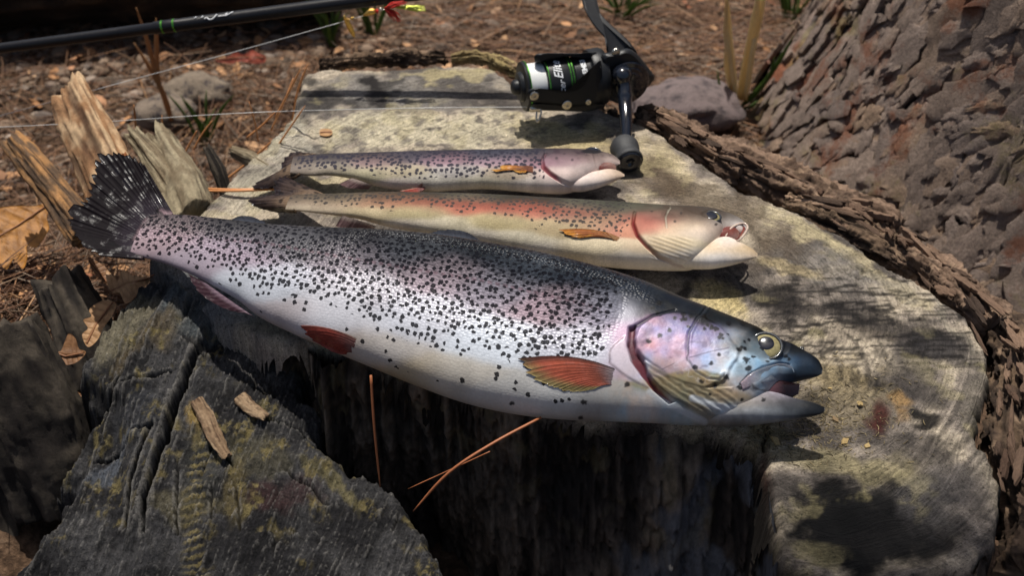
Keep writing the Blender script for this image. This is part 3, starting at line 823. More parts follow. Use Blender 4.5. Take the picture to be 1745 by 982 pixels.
def rbf(px, py, pts, sig, ky=2.3):
    """pigment between reference points"""
    n = 0; d = 0
    for (x, y, c) in pts:
        w = np.exp(-0.5 * ((px - x) ** 2 + ((py - y) * ky) ** 2) / sig ** 2) + 1e-6 / (1 + ((px - x) ** 2 + (py - y) ** 2) / sig ** 2)
        n = n + w[..., None] * lin(c); d = d + w
    return n / d[..., None]

def loft_faces(nu, nt, base_v):
    f = [grid_faces(nu, nt, True)]
    return f

def close_ends(v, f, nu, nt, attrs):
    k = len(v)
    v = np.concatenate([v, [v[:nt].mean(0), v[(nu - 1) * nt:nu * nt].mean(0)]])
    for a in attrs:
        attrs[a] = np.concatenate([attrs[a], attrs[a][[0, (nu - 1) * nt]]])
    j = np.arange(nt); j2 = (j + 1) % nt
    f.append(np.stack([j, j2, np.full(nt, k)], 1)[:, ::-1]); f.append(np.stack([(nu - 1) * nt + j2, (nu - 1) * nt + j, np.full(nt, k + 1)], 1)[:, ::-1])
    return v, f

def body_mesh(fs, name, parent, mat, top, bot, ratio, nu, nf, nb, colour, relief=None, expo=2.15, cap=0.6, is_body=False, uvoff=0.0):
    U, Vv, N, sx, th, a, b = fs.loft(top, bot, ratio, nu, nf, nb, expo, cap)
    if is_body: fs.body = fs.last
    px, py = proj(fs.w(U, Vv, N))
    A = colour(U, Vv, N, px, py, sx)
    if relief is not None:
        dn = relief(U, Vv, px, py, sx) * sm(0.0, 0.35, N / (b[:, None] + 1e-6))
        N = N + dn
    w = fs.w(U, Vv, N).reshape(-1, 3)
    attrs = {k: q.reshape(-1, *q.shape[2:]) for k, q in A.items()}
    # unrolled coordinates: distance along and round the body
    per = np.concatenate([np.zeros((nu, 1)), np.cumsum(np.hypot(np.diff(Vv, axis=1), np.diff(N, axis=1)), 1)], 1)
    mid = per[:, [nf // 2]]
    uv = np.stack([U + uvoff, per - mid + 50], -1).reshape(-1, 2)
    f = [grid_faces(nu, nf + nb, True)]
    attrs['uvtmp'] = uv
    w, f = close_ends(w, f, nu, nf + nb, attrs)
    uv = attrs.pop('uvtmp')
    # make the faces look outwards
    q = f[0]; i = len(q) // 2 + nf // 2
    nrm = np.cross(w[q[:, 1]] - w[q[:, 0]], w[q[:, 2]] - w[q[:, 0]])
    cen = w[q].mean(1) - w.mean(0)
    if (np.einsum('ij,ij->i', nrm, cen)).sum() < 0: f = [k[:, ::-1] for k in f]
    return ob(name, w, f, mat, parent, uv, attrs)

def fin(fs, name, parent, base, edge, colf, lift=0.0, surf=True, nr=90, nl=36, nray=16, wave=0.03, jag=0.06, bow=0.0, thick=0.035, curl=0.0, label=None):
    """a fin: rays fan out from the base line to the edge line (both in photograph pixels, seen on the fish's plane)"""
    if surf:
        def onto(pts):
            q = fs.uv(pts)
            for _ in range(6):                                      # follow the flank the fin lies on
                n = fs.surf_n(q[:, 0], q[:, 1]) + lift
                d = rays(*np.asarray(pts, float).T)
                t = (((fs.o - CAM) @ fs.n) + n) / (d @ fs.n)
                w = CAM + d * t[:, None] - fs.o
                q = np.stack([w @ fs.e, w @ fs.v], 1)
            return q
        bq = resample(onto(smooth_poly(base, 5)), nr); eq = resample(onto(smooth_poly(edge, 6)), nr)
    else:
        def off(pts, n0):
            w = on_plane(*np.asarray(pts, float).T, fs.o + n0 * fs.n, fs.n) - fs.o
            return np.stack([w @ fs.e, w @ fs.v], 1)
        bq = resample(off(smooth_poly(base, 5), 0.0), nr); eq = resample(off(smooth_poly(edge, 6), lift + curl), nr)
    i = np.linspace(0, 1, nr)[:, None]; j = np.linspace(0, 1, nl)[None]
    tip = 1 + jag * (vn(i * nray * 2.0, 0 * i, seed=5) - 0.6)
    q = bq[:, None] * (1 - j * tip)[..., None] + eq[:, None] * (j * tip)[..., None]
    if bow:
        d = eq - bq; pn = np.stack([-d[:, 1], d[:, 0]], 1)
        q = q + (bow * np.sin(math.pi * j))[..., None] * pn[:, None] * (1 - i[..., None] * 0)
    n = np.full(q.shape[:2], 0.0)
    if surf: n = fs.surf_n(q[..., 0], q[..., 1]) + lift * sm(-0.05, 0.3, j) - 0.04 * (1 - j)
    else: n = n + lift * j
    ph = i * nray * math.pi * (1 + 0.6 * j * 0) + 0.6 * fbm(i * 4, j * 2, o=2, seed=3)
    ridge = np.abs(np.sin(ph))
    n = n + wave * (1 - ridge) * (0.35 + 0.65 * j) + curl * j * j + 0.05 * fbm(i * 5, j * 2, o=3, seed=8) * j
    col = colf(i + 0 * j, j + 0 * i, ridge)
    th = thick * (1 - 0.75 * j) + 0 * i
    top = fs.w(q[..., 0], q[..., 1], n + th).reshape(-1, 3); bot = fs.w(q[..., 0], q[..., 1], n - th).reshape(-1, 3)
    f1 = grid_faces(nr, nl); m = nr * nl
    v = np.concatenate([top, bot])
    f = [f1, f1[:, ::-1] + m]
    rim = np.r_[np.arange(nl), np.arange(1, nr) * nl + nl - 1, (nr - 1) * nl + np.arange(nl - 2, -1, -1), np.arange(nr - 2, -1, -1) * nl]
    r2 = np.roll(rim, -1)
    f.append(np.stack([rim, r2, r2 + m, rim + m], 1)[:, ::-1])
    nn = np.cross(top[f1[:, 1]] - top[f1[:, 0]], top[f1[:, 2]] - top[f1[:, 0]]) @ fs.n
    if nn.sum() < 0: f = [k[:, ::-1] for k in f]
    c = np.concatenate([col.reshape(-1, 3)] * 2)
    return ob(name, v, f, M_FIN, parent, None, {'Col': c}, label=label)

def eyeball(fs, parent, cpx, r, pr, squash=0.5, lift=0.0, name='eye', sx=1.0, look=(0, 0)):
    q = fs.uv([cpx])[0]
    for _ in range(6):
        n = fs.surf_n(q[:1], q[1:])[0]
        d = rays(*map(np.array, map(float, cpx)))
        t = (((fs.o - CAM) @ fs.n) + n) / (d @ fs.n); w = CAM + d * t - fs.o
        q = np.array([w @ fs.e, w @ fs.v])
    n0 = n + lift
    def dome(R0, sq, nn, off):
        th = np.linspace(0, 2 * math.pi, 36, endpoint=False); ph = np.linspace(0.02, math.pi / 2, 10)
        u = R0 * sx * np.sin(ph)[:, None] * np.cos(th); v = R0 * np.sin(ph)[:, None] * np.sin(th); z = R0 * sq * np.cos(ph)[:, None] + 0 * th
        k = np.cross(fs.v, fs.n)
        return fs.w(q[0] + u + off[0], q[1] + v + off[1], nn + z).reshape(-1, 3), [grid_faces(10, 36, True)]
    v, f = dome(r, squash, n0, (0, 0))
    e = ob(name, v, f, M_IRIS, parent)
    v, f = dome(pr, squash * 0.35, n0 + r * squash * 0.93, look)
    ob('pupil', v, f, M_PUPIL, e)
    # dark fold of skin round the eye
    th = np.linspace(0, 2 * math.pi, 41)
    ring = fs.w(q[0] + r * 1.08 * sx * np.cos(th), q[1] + r * 1.08 * np.sin(th), n0 + 0.04 + 0 * th)
    mb = MB().tube(ring, 0.10 * r + 0.02, 8, fs.n, lin(46, 50, 56), caps=False)
    mb.build('eyelid', M_FLESH, e)
    return e

def dots(px, py, pts, c, col=lin(22, 22, 26), k=0.92):
    for (x, y, r) in pts:
        c = mixc(c, col, k * sm(1.3, 0.7, np.hypot(px - x, (py - y) * 1.15) / r + 0.4 * vn(px / 3, py / 3, seed=3)))
    return c

# ------------------------------------------------------------------ the big trout
BIG = Fish((210, 400), (1400, 655), (760, 545), H + 2.75, 22)
big = thing('trout', P(760, 640, H), 'largest trout, silver with dense black spots, gaping jaws, lying in front', 'trout', 'trout laid out on the stump')
M_BIG = fish_mat('speckled_trout_skin', 2.9, 6.3, 0.24, 0.5, 0.08)
B_TOP = [(225, 368), (262, 366), (300, 366), (340, 369), (400, 376), (470, 384), (560, 390), (650, 394), (740, 402), (820, 414), (900, 428), (980, 446), (1050, 465), (1110, 485), (1160, 507), (1220, 530), (1280, 554), (1330, 576), (1366, 595), (1388, 608), (1398, 618), (1402, 630)]
B_BOT = [(222, 436), (255, 442), (290, 453), (340, 476), (400, 510), (440, 541), (500, 571), (560, 598), (620, 623), (700, 656), (780, 685), (860, 704), (950, 715), (1050, 719), (1120, 722), (1190, 726), (1240, 722), (1282, 706), (1312, 676), (1328, 657), (1350, 653), (1378, 646), (1394, 642), (1402, 636)]
BC = [  # reference pigments (photograph pixel, sRGB)
    (820, 422, (44, 50, 58)), (1000, 458, (44, 52, 64)), (1090, 490, (40, 50, 64)), (600, 397, (62, 62, 66)), (400, 384, (80, 76, 78)), (300, 378, (130, 112, 114)), (900, 452, (70, 76, 86)), (700, 420, (86, 88, 94)),
    (500, 410, (108, 104, 108)), (850, 490, (136, 130, 138)), (600, 430, (134, 124, 130)), (750, 465, (152, 136, 142)), (950, 520, (160, 138, 144)), (400, 425, (152, 138, 148)), (1020, 520, (150, 148, 160)),
    (450, 480, (186, 186, 192)), (330, 440, (150, 136, 144)), (260, 410, (150, 128, 132)), (600, 500, (186, 182, 186)), (720, 540, (196, 194, 200)), (850, 580, (200, 202, 208)), (980, 590, (190, 188, 196)), (560, 555, (196, 192, 196)),
    (470, 545, (176, 164, 164)), (640, 600, (190, 180, 172)), (760, 640, (194, 184, 172)), (860, 680, (196, 190, 184)), (700, 640, (178, 158, 128)), (560, 590, (160, 136, 118)), (950, 695, (204, 200, 196)), (1040, 690, (170, 164, 158)), (1080, 700, (196, 194, 192)),
    (1000, 712, (160, 152, 146)), (1150, 712, (190, 188, 186)), (1150, 515, (26, 34, 46)), (1220, 542, (30, 36, 40)), (1290, 562, (34, 38, 40)), (1350, 595, (30, 38, 48)), (1388, 620, (16, 18, 20)),
    (1110, 585, (182, 146, 168)), (1150, 560, (160, 134, 168)), (1120, 620, (182, 164, 176)), (1140, 600, (190, 160, 186)), (1200, 575, (156, 138, 184)), (1185, 600, (170, 150, 186)), (1215, 610, (196, 190, 210)), (1250, 615, (210, 220, 230)), (1240, 580, (180, 188, 200)), (1270, 590, (120, 130, 136)),
    (1320, 626, (150, 172, 194)), (1290, 622, (160, 180, 196)), (1362, 618, (60, 76, 96)), (1370, 640, (44, 52, 62)), (1190, 665, (138, 126, 100)), (1150, 660, (150, 136, 104)), (1240, 680, (140, 130, 110)), (1300, 660, (170, 170, 176)), (1240, 700, (196, 200, 206)),
    (1180, 700, (150, 140, 122)), (1110, 690, (186, 186, 188)), (1210, 716, (150, 148, 140))]
OPERC = [(1150, 531), (1112, 541), (1090, 556), (1080, 578), (1085, 597), (1097, 611), (1108, 620), (1122, 630), (1140, 645), (1165, 655), (1200, 664), (1235, 650), (1262, 600), (1230, 560), (1200, 540)]
BRANCH = [(1095, 612), (1103, 637), (1122, 660), (1148, 680), (1171, 692), (1210, 716), (1260, 700), (1250, 660), (1200, 662), (1165, 653), (1122, 628)]
GILL = [(1072, 558), (1083, 555), (1081, 578), (1085, 599), (1096, 612), (1104, 638), (1122, 661), (1150, 684), (1140, 688), (1112, 664), (1090, 636), (1076, 616), (1069, 590)]
CLEI = [(1066, 572), (1071, 592), (1077, 617), (1092, 640), (1112, 664), (1090, 656), (1062, 640), (1042, 622), (1037, 604), (1046, 588)]
PREOP = [(1206, 522), (1186, 548), (1174, 570), (1171, 592), (1172, 616), (1186, 636), (1206, 648), (1226, 650), (1234, 640)]
MAXIL = [(1262, 655), (1276, 640), (1300, 626), (1328, 619), (1344, 622)]
HEADSPOTS = [(1106, 585, 4.5), (1124, 575, 4), (1141, 566, 4), (1166, 538, 5), (1168, 547, 4), (1150, 545, 4), (1220, 563, 5), (1242, 552, 5), (1259, 597, 5), (1272, 614, 6), (1275, 629, 6), (1284, 607, 4), (1237, 645, 5), (1261, 661, 5),
             (1301, 682, 4), (1265, 682, 3.5), (1218, 659, 4.5), (1195, 653, 4), (1212, 622, 4.5), (1184, 629, 4.5), (1225, 607, 4), (1200, 540, 6), (1212, 536, 5), (1265, 552, 5), (1069, 656, 5), (995, 686, 5), (990, 712, 4), (872, 688, 4), (1210, 674, 3)]

_r = np.random.default_rng(5)
HEADSPOTS += [(float(x), float(505 + (x - 1120) * 0.42 + d), float(r)) for x, d, r in zip(_r.uniform(1110, 1345, 34), _r.uniform(3, 34, 34), _r.uniform(2.2, 4.2, 34))]
def big_colour(U, Vv, N, px, py, sx):
    n = fbm(U / 1.1, Vv / 1.1, o=4, seed=401)
    hd = sm(1060, 1120, px + 0.45 * (py - 560))
    jx, jy = 10 * fbm(U / 1.3, Vv / 1.3, o=4, seed=395), 8 * fbm(U / 1.3, Vv / 1.3, o=4, seed=396)
    c = mixc(rbf(px + jx, py + jy, BC, 34), rbf(px + jx, py + jy, [q for q in BC if q[0] > 1020], 19), hd)
    c = c * (1 + 0.22 * n + 0.25 * hd * fbm(U * 2.2, Vv * 2.2, o=4, seed=397))[..., None]
    irid = fbm(U / 0.7, Vv / 0.7, o=3, seed=398)
    c = c * (1 + hd[..., None] * (irid[..., None] * np.array([0.30, -0.05, -0.28])))
    grime = sm(0.1, 0.5, fbm(U * 1.2, Vv * 1.2, o=5, seed=399))
    c = mixc(c, lin(70, 68, 62), 0.35 * grime * hd)
    wv = vn(px / 9, py / 9, seed=44) * 3
    b = poly_sd(px, py, BRANCH)
    st = 0.5 + 0.5 * np.sin((py * 0.9 - px * 0.62 + wv) * 2 * math.pi / 11)
    c = mixc(c, mixc(lin(84, 74, 56), lin(150, 138, 112), st), 0.65 * sm(-3, 6, b) * sm(1235, 1190, px))
    op = poly_sd(px + wv, py, OPERC)
    wr = np.abs(fbm(px / 26, py / 26 + px / 60, o=4, seed=405))
    c = mixc(c, lin(238, 232, 240), 0.22 * sm(0.05, 0.0, wr) * sm(2, 12, op))
    c = mixc(c, lin(96, 84, 110), 0.5 * sm(0.28, 0.5, fbm(px / 20, py / 14, o=3, seed=406)) * sm(2, 12, op))
    for ln, wd, cc, k in ((PREOP, 2.4, lin(66, 68, 76), .7), (MAXIL, 2.4, lin(48, 52, 66), .8), ([(1275, 648), (1285, 662), (1310, 668)], 2.5, lin(80, 78, 84), .7),
                          ([(1176, 612), (1210, 602), (1240, 596)], 1.8, lin(110, 100, 120), .7), ([(1148, 622), (1128, 632)], 1.5, lin(90, 80, 90), .5), ([(1083, 556), (1112, 540), (1150, 530), (1180, 512)], 5, lin(40, 44, 54), .8),
                          ([(1060, 575), (1040, 596), (1038, 618), (1060, 636), (1090, 654)], 2.4, lin(90, 66, 66), .6)):
        d, _ = pl_dist(px + wv * 0.5, py, ln)
        c = mixc(c, cc, k * sm(wd, wd * 0.3, d))
    c = mixc(c, lin(214, 200, 206), 0.75 * sm(-4, 8, poly_sd(px + wv, py, CLEI)))
    c = mixc(c, mixc(lin(92, 26, 34), lin(60, 12, 20), sm(-.2, .3, n)), 0.95 * sm(-1.5, 2.5, poly_sd(px + wv * 0.6, py, GILL)))
    c = mixc(c, lin(206, 208, 212), 0.7 * sm(9, 3, pl_dist(px, py, [(1108, 668), (1150, 694), (1200, 720)])[0]))
    c = mixc(c, lin(214, 216, 220), 0.8 * sm(8, 3, pl_dist(px, py, [(1180, 680), (1220, 694), (1290, 706)])[0]))
    ll, _ = pl_dist(px, py, [(330, 405), (450, 414), (560, 434), (700, 458), (820, 478), (920, 500), (1000, 520), (1060, 540)])
    c = mixc(c, lin(120, 82, 92), 0.55 * sm(4, 1, ll) * sm(0.2, 0.5, 0.5 + 0.5 * np.sin(px / 2.1)) * sm(1050, 1000, px) * sm(330, 420, px))
    c = dots(px, py, HEADSPOTS, c)
    front = sm(1045, 1015, px + 0.35 * (py - 560))
    rh = rel_h(px, py, B_TOP, B_BOT) + 0.05 * n
    bl = sm(0.80, 0.50, rh - 0.12 * sm(520, 300, px))
    spot = (0.07 * sm(0.97, 0.9, rh) + 0.90 * bl) * front * sm(222, 232, px)
    scl = sm(1062, 1020, px + 0.35 * (py - 560)) * (0.35 + 0.65 * sm(-0.75, -0.2, sx))
    scl = np.maximum(scl, 0.9 * sm(1150, 1080, px) * sm(0.45, 0.6, sx))
    sh = np.exp(-(pl_dist(px, py, [(640, 410), (820, 450), (960, 490), (1060, 520)])[0] / 42) ** 2)
    scl = scl * (0.35 + 0.45 * sm(0.85, 0.45, rh) + 1.5 * sh)
    c = mixc(c, lin(160, 126, 142), 0.16 * np.exp(-((rh - 0.40) / 0.13) ** 2) * (1 - hd))
    c = c * np.array([0.95, 1.0, 1.03])
    silver = np.clip(0.25 + 0.75 * sm(-0.8, -0.2, sx) - 0.6 * sm(0.35, 0.7, sx), 0, 1) * (1 - 0.45 * hd)
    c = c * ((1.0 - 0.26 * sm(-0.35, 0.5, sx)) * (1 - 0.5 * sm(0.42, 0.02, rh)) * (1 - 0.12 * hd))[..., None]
    return {'Col': np.clip(c, 0.004, 0.9), 'spot': spot, 'scale': scl, 'silver': silver}

def big_relief(U, Vv, px, py, sx):
    wv = vn(px / 9, py / 9, seed=44) * 2
    op = poly_sd(px + wv, py, OPERC)
    r = 0.16 * sm(-2.0, 3.5, op)
    r = r + 0.09 * sm(-1.5, 3, poly_sd(px + wv, py, BRANCH)) * (1 - sm(-2, 3.5, op))
    r = r - 0.30 * sm(-2.5, 2.5, poly_sd(px, py, GILL))
    r = r + 0.05 * sm(-2, 4, poly_sd(px, py, CLEI))
    r = r - 0.07 * sm(4, 0.5, pl_dist(px, py, PREOP)[0]) + 0.05 * sm(-2, 6, -pl_dist(px, py, PREOP)[0] + 6) * sm(1170, 1180, px)
    r = r - 0.09 * sm(4, 0.5, pl_dist(px, py, MAXIL)[0])
    r = r + 0.10 * sm(16, 4, pl_dist(px, py, [(1285, 652), (1312, 634), (1345, 634)])[0])
    r = r - 0.06 * sm(5, 1, pl_dist(px, py, [(1083, 556), (1112, 540), (1150, 530)])[0])
    b = poly_sd(px, py, BRANCH)
    r = r + 0.018 * np.sin((py * 0.9 - px * 0.62 + wv) * 2 * math.pi / 11) * sm(0, 6, b) * (1 - sm(-2, 3, op))
    r = r - 0.16 * sm(1.2, 0.8, np.hypot((px - 1306) / 36, (py - 586) / 27))
    r = r + 0.012 * fbm(px / 14, py / 14, o=4, seed=411) * sm(1060, 1100, px)
    return r

body_mesh(BIG, 'body', big, M_BIG, B_TOP, B_BOT, [.26, .34, .42, .50, .54, .56, .56, .55, .54, .54, .54, .56, .60, .66, .62], 900, 250, 60, big_colour, big_relief, cap=0.7, is_body=True)
# lower jaw, hinged under the cheek and hanging open
J_TOP = [(1130, 696), (1180, 690), (1230, 680), (1280, 668), (1312, 667), (1350, 678), (1388, 687), (1406, 695)]
J_BOT = [(1130, 708), (1180, 720), (1230, 727), (1280, 725), (1330, 719), (1370, 713), (1397, 707), (1408, 700)]
def jaw_colour(U, Vv, N, px, py, sx):
    c = rbf(px, py, [(1150, 700, (160, 150, 130)), (1200, 690, (140, 128, 106)), (1250, 682, (140, 130, 116)), (1300, 680, (136, 132, 130)), (1345, 686, (66, 68, 72)), (1385, 694, (30, 32, 36)), (1406, 696, (18, 19, 22)), (1365, 700, (46, 50, 56)),
                     (1240, 705, (206, 208, 212)), (1300, 710, (196, 202, 208)), (1340, 708, (110, 116, 122)), (1200, 715, (170, 166, 156)), (1260, 722, (120, 118, 112)), (1320, 719, (130, 134, 138)), (1330, 664, (186, 178, 196)), (1290, 668, (170, 164, 170))], 22)
    c = c * (1 + 0.25 * fbm(U * 1.5, Vv * 1.5, o=4, seed=402) + 0.25 * fbm(U * 5, Vv * 5, o=3, seed=403))[..., None]
    c = mixc(c, lin(196, 186, 206), 0.7 * sm(4, 1, np.abs(py - np.interp(px, [1300, 1350, 1390], [660, 669, 683]))) * sm(1300, 1315, px) * sm(1390, 1370, px))
    c = c * 0.74
    c = dots(px, py, HEADSPOTS, c)
    z = 0 * px
    return {'Col': np.clip(c, 0.004, 0.9), 'spot': z, 'scale': z, 'silver': z + 0.35}
body_mesh(BIG, 'lower_jaw', big, M_BIG, J_TOP, J_BOT, [.9, 1.3, 1.35, 1.1, .85, .75, .7], 200, 90, 40, jaw_colour, None, cap=1.0)
def mouth_colour(U, Vv, N, px, py, sx):
    c = mixc(lin(96, 66, 72) + 0 * px[..., None], lin(26, 15, 18), sm(1310, 1340, px))
    z = 0 * px
    return {'Col': c, 'spot': z, 'scale': z, 'silver': z}
body_mesh(BIG, 'mouth_lining', big, M_FLESH, [(1270, 640), (1320, 646), (1345, 651), (1364, 656)], [(1270, 692), (1320, 684), (1345, 680), (1364, 670)], [1.0, 1.0, .7, .4], 60, 40, 20, mouth_colour, cap=0.8)
eyeball(BIG, big, (1306, 587), 0.68, 0.37, 0.36, -0.26, sx=1.05, look=(-0.02, 0.08))
def jaw_bone(fs, top, bot, lift, name, parent, colf, mat, th=0.05):
    n_ = 60; k = 12
    def onto(pts):
        q = fs.uv(pts)
        for _ in range(6):
            n = fs.surf_n(q[:, 0], q[:, 1]) + lift
            d = rays(*np.asarray(pts, float).T); t = (((fs.o - CAM) @ fs.n) + n) / (d @ fs.n)
            w = CAM + d * t[:, None] - fs.o; q = np.stack([w @ fs.e, w @ fs.v], 1)
        return np.c_[q, n]
    a, b = resample(onto(resample(smooth_poly(top, 5), n_)), n_), resample(onto(resample(smooth_poly(bot, 5), n_)), n_)
    j = np.linspace(0, 1, k)[None, :, None]
    g = a[:, None] * (1 - j) + b[:, None] * j
    s_ = np.linspace(0, 1, n_)[:, None]
    h = lift + th * 2.2 * np.sqrt(np.clip(np.sin(math.pi * np.clip(j[..., 0], 0.001, .999)), 0, 1)) * np.clip(np.sin(math.pi * np.clip(s_, .02, .98)), 0, 1) ** .4 - th * 1.2
    n = fs.surf_n(g[..., 0], g[..., 1]) * 0 + g[..., 2] + h - lift
    up = fs.w(g[..., 0], g[..., 1], n).reshape(-1, 3); dn = fs.w(g[..., 0], g[..., 1], n - 2.5 * th).reshape(-1, 3)
    f1 = grid_faces(n_, k); m = n_ * k
    if (np.cross(up[f1[:, 1]] - up[f1[:, 0]], up[f1[:, 2]] - up[f1[:, 0]]) @ fs.n).sum() < 0: f1 = f1[:, ::-1]
    rim = np.r_[np.arange(k), np.arange(1, n_) * k + k - 1, (n_ - 1) * k + np.arange(k - 2, -1, -1), np.arange(n_ - 2, -1, -1) * k]; r2 = np.roll(rim, -1)
    c = colf(s_ + 0 * j[..., 0], j[..., 0] + 0 * s_).reshape(-1, 3)
    ob(name, np.concatenate([up, dn]), [f1, f1[:, ::-1] + m, np.stack([rim, rim + m, r2 + m, r2], 1)], mat, parent, attrs={'Col': np.concatenate([c, c])})
def max_col(s_, j):
    c = mixc(lin(96, 104, 116) + 0 * s_[..., None], lin(150, 160, 172), sm(.2, .7, j)); c = mixc(c, lin(150, 136, 146), sm(.35, .0, s_))
    return c * (1 + .35 * fbm(s_ * 8, j * 3, o=4, seed=441))[..., None]
jaw_bone(BIG, [(1262, 652), (1282, 634), (1308, 624), (1334, 619), (1350, 624)], [(1266, 664), (1290, 655), (1314, 650), (1338, 644), (1354, 634)], 0.15, 'upper_jaw_bone', big, max_col, M_FLESH)
# nostril
mb = MB(); q = BIG.uv([(1366, 594)]); nn_ = BIG.surf_n(q[:, 0], q[:, 1])
mb.lathe([(0, 0.02), (0.03, .1), (0.0, .13), (-.06, .14)], BIG.w(q[:, 0], q[:, 1], nn_ + 0.0)[0], BIG.n, (1, 0, 0), 16, lin(30, 34, 40)); mb.build('nostril', M_FLESH, big)

def colf_pect(i, j, ridge):
    c = mixc(lin(120, 72, 62) + 0 * i[..., None], lin(176, 92, 72), sm(0.2, 0.6, j))
    c = mixc(c, lin(150, 136, 92), sm(0.70, 0.95, j + 0.25 * (i - 0.5)))
    c = mixc(c, lin(122, 116, 122), sm(0.35, 0.05, j))
    c = mixc(c, lin(48, 40, 40), 0.8 * sm(0.10, 0.02, i))
    c = mixc(c, lin(64, 46, 40), 0.7 * sm(0.35, 0.05, ridge) * sm(0.15, 0.4, j))
    return c * (1 + 0.2 * fbm(i * 9, j * 5, o=3, seed=420))[..., None]
fin(BIG, 'pectoral_fin', big, [(1066, 634), (1060, 646), (1048, 656)], [(886, 612), (892, 628), (904, 645), (924, 657), (955, 665), (985, 668), (1010, 664)], colf_pect, 0.13, True, 160, 44, 15, 0.016, 0.05, bow=-0.07)
def colf_pelv(i, j, ridge):
    c = mixc(lin(132, 92, 88) + 0 * i[..., None], lin(150, 72, 62), sm(0.2, 0.6, j))
    c = mixc(c, lin(190, 160, 140), 0.7 * sm(0.12, 0.0, i)); c = mixc(c, lin(70, 40, 40), 0.6 * sm(0.35, 0.05, ridge))
    return c * (1 + 0.2 * fbm(i * 9, j * 5, o=3, seed=421))[..., None]
fin(BIG, 'pelvic_fin', big, [(626, 586), (618, 600), (606, 608)], [(515, 561), (522, 574), (540, 586), (562, 598), (580, 604)], colf_pelv, 0.13, True, 110, 36, 12, 0.016, 0.05, bow=-0.05)
def colf_anal(i, j, ridge):
    c = mixc(lin(120, 100, 112) + 0 * i[..., None], lin(58, 38, 46), sm(0.1, 0.5, j)); c = mixc(c, lin(150, 130, 140), 0.6 * sm(0.8, 1.0, i))
    return c * (1 - 0.4 * sm(0.35, 0.05, ridge))[..., None]
fin(BIG, 'anal_fin', big, [(352, 484), (392, 512), (432, 540)], [(322, 468), (328, 484), (346, 506), (380, 526), (425, 536)], colf_anal, 0.0, False, 90, 30, 10, 0.04, 0.06, thick=0.06)
def colf_dark(i, j, ridge):
    c = mixc(lin(70, 74, 84) + 0 * i[..., None], lin(44, 46, 54), sm(0.2, 0.8, j))
    return c * (1 - 0.3 * sm(0.35, 0.05, ridge))[..., None]
fin(BIG, 'dorsal_fin', big, [(728, 406), (775, 410), (822, 420)], [(722, 402), (745, 394), (772, 391), (798, 396), (818, 410)], colf_dark, -0.5, False, 70, 24, 10, 0.04, 0.04, thick=0.06)
fin(BIG, 'adipose_fin', big, [(398, 380), (425, 384), (455, 386)], [(394, 375), (410, 369), (430, 370), (452, 379)], colf_dark, -0.2, False, 50, 20, 3, 0.01, 0.0, thick=0.1)
def colf_tail(i, j, ridge):
    c = mixc(lin(150, 126, 132) + 0 * i[..., None], lin(44, 38, 46), sm(0.02, 0.13, j + 0.1 * fbm(i * 8, j * 4, o=3, seed=430)))
    c = mixc(c, lin(24, 19, 23), sm(0.15, 0.5, j))
    c = mixc(c, lin(20, 16, 20), 0.75 * sm(0.4, 0.08, ridge) * sm(0.15, 0.4, j))
    k = sm(0.35, 0.5, fbm(i * 16, j * 8, o=2, seed=431)) * (sm(0.4, 0.15, i) + sm(0.65, 0.85, i)) * sm(0.95, 0.7, j)
    return mixc(c, lin(16, 15, 18), 0.85 * np.clip(k, 0, 1))
fin(BIG, 'caudal_fin', big, [(296, 366), (272, 376), (250, 396), (240, 420), (246, 442)],
    [(246, 280), (212, 258), (180, 255), (162, 276), (154, 306), (146, 336), (124, 352), (115, 374), (124, 398), (142, 420), (172, 437)], colf_tail, 0.35, False, 300, 60, 34, 0.014, 0.07, bow=0.0, thick=0.13, curl=0.25)

# ------------------------------------------------------------------ the two smaller trout
M_MID = fish_mat('rosy_trout_skin', 3.0, 9.0, 0.22, 0.2, 0.04, (0.045, 0.04, 0.038), 0.46, 0.14)
M_SML = fish_mat('small_trout_skin', 3.0, 9.0, 0.27, 0.2, 0.04, (0.028, 0.027, 0.04), 0.46, 0.14)
MID = Fish((500, 340), (1290, 425), (860, 392), H + 2.15, 9)
mid = thing('trout', P(880, 420, H), 'middle trout, golden with a red flank stripe and open white mouth', 'trout', 'trout laid out on the stump')
M_TOP = [(488, 334), (520, 331), (570, 330), (650, 328), (740, 329), (850, 333), (950, 339), (1050, 345), (1120, 350), (1180, 353), (1215, 356), (1243, 364), (1262, 373), (1275, 383)]
M_BOT = [(486, 358), (520, 361), (560, 366), (610, 373), (650, 384), (720, 398), (800, 414), (880, 431), (960, 445), (1040, 456), (1100, 460), (1150, 462), (1185, 458), (1212, 436), (1232, 408), (1246, 402), (1262, 402), (1276, 390)]
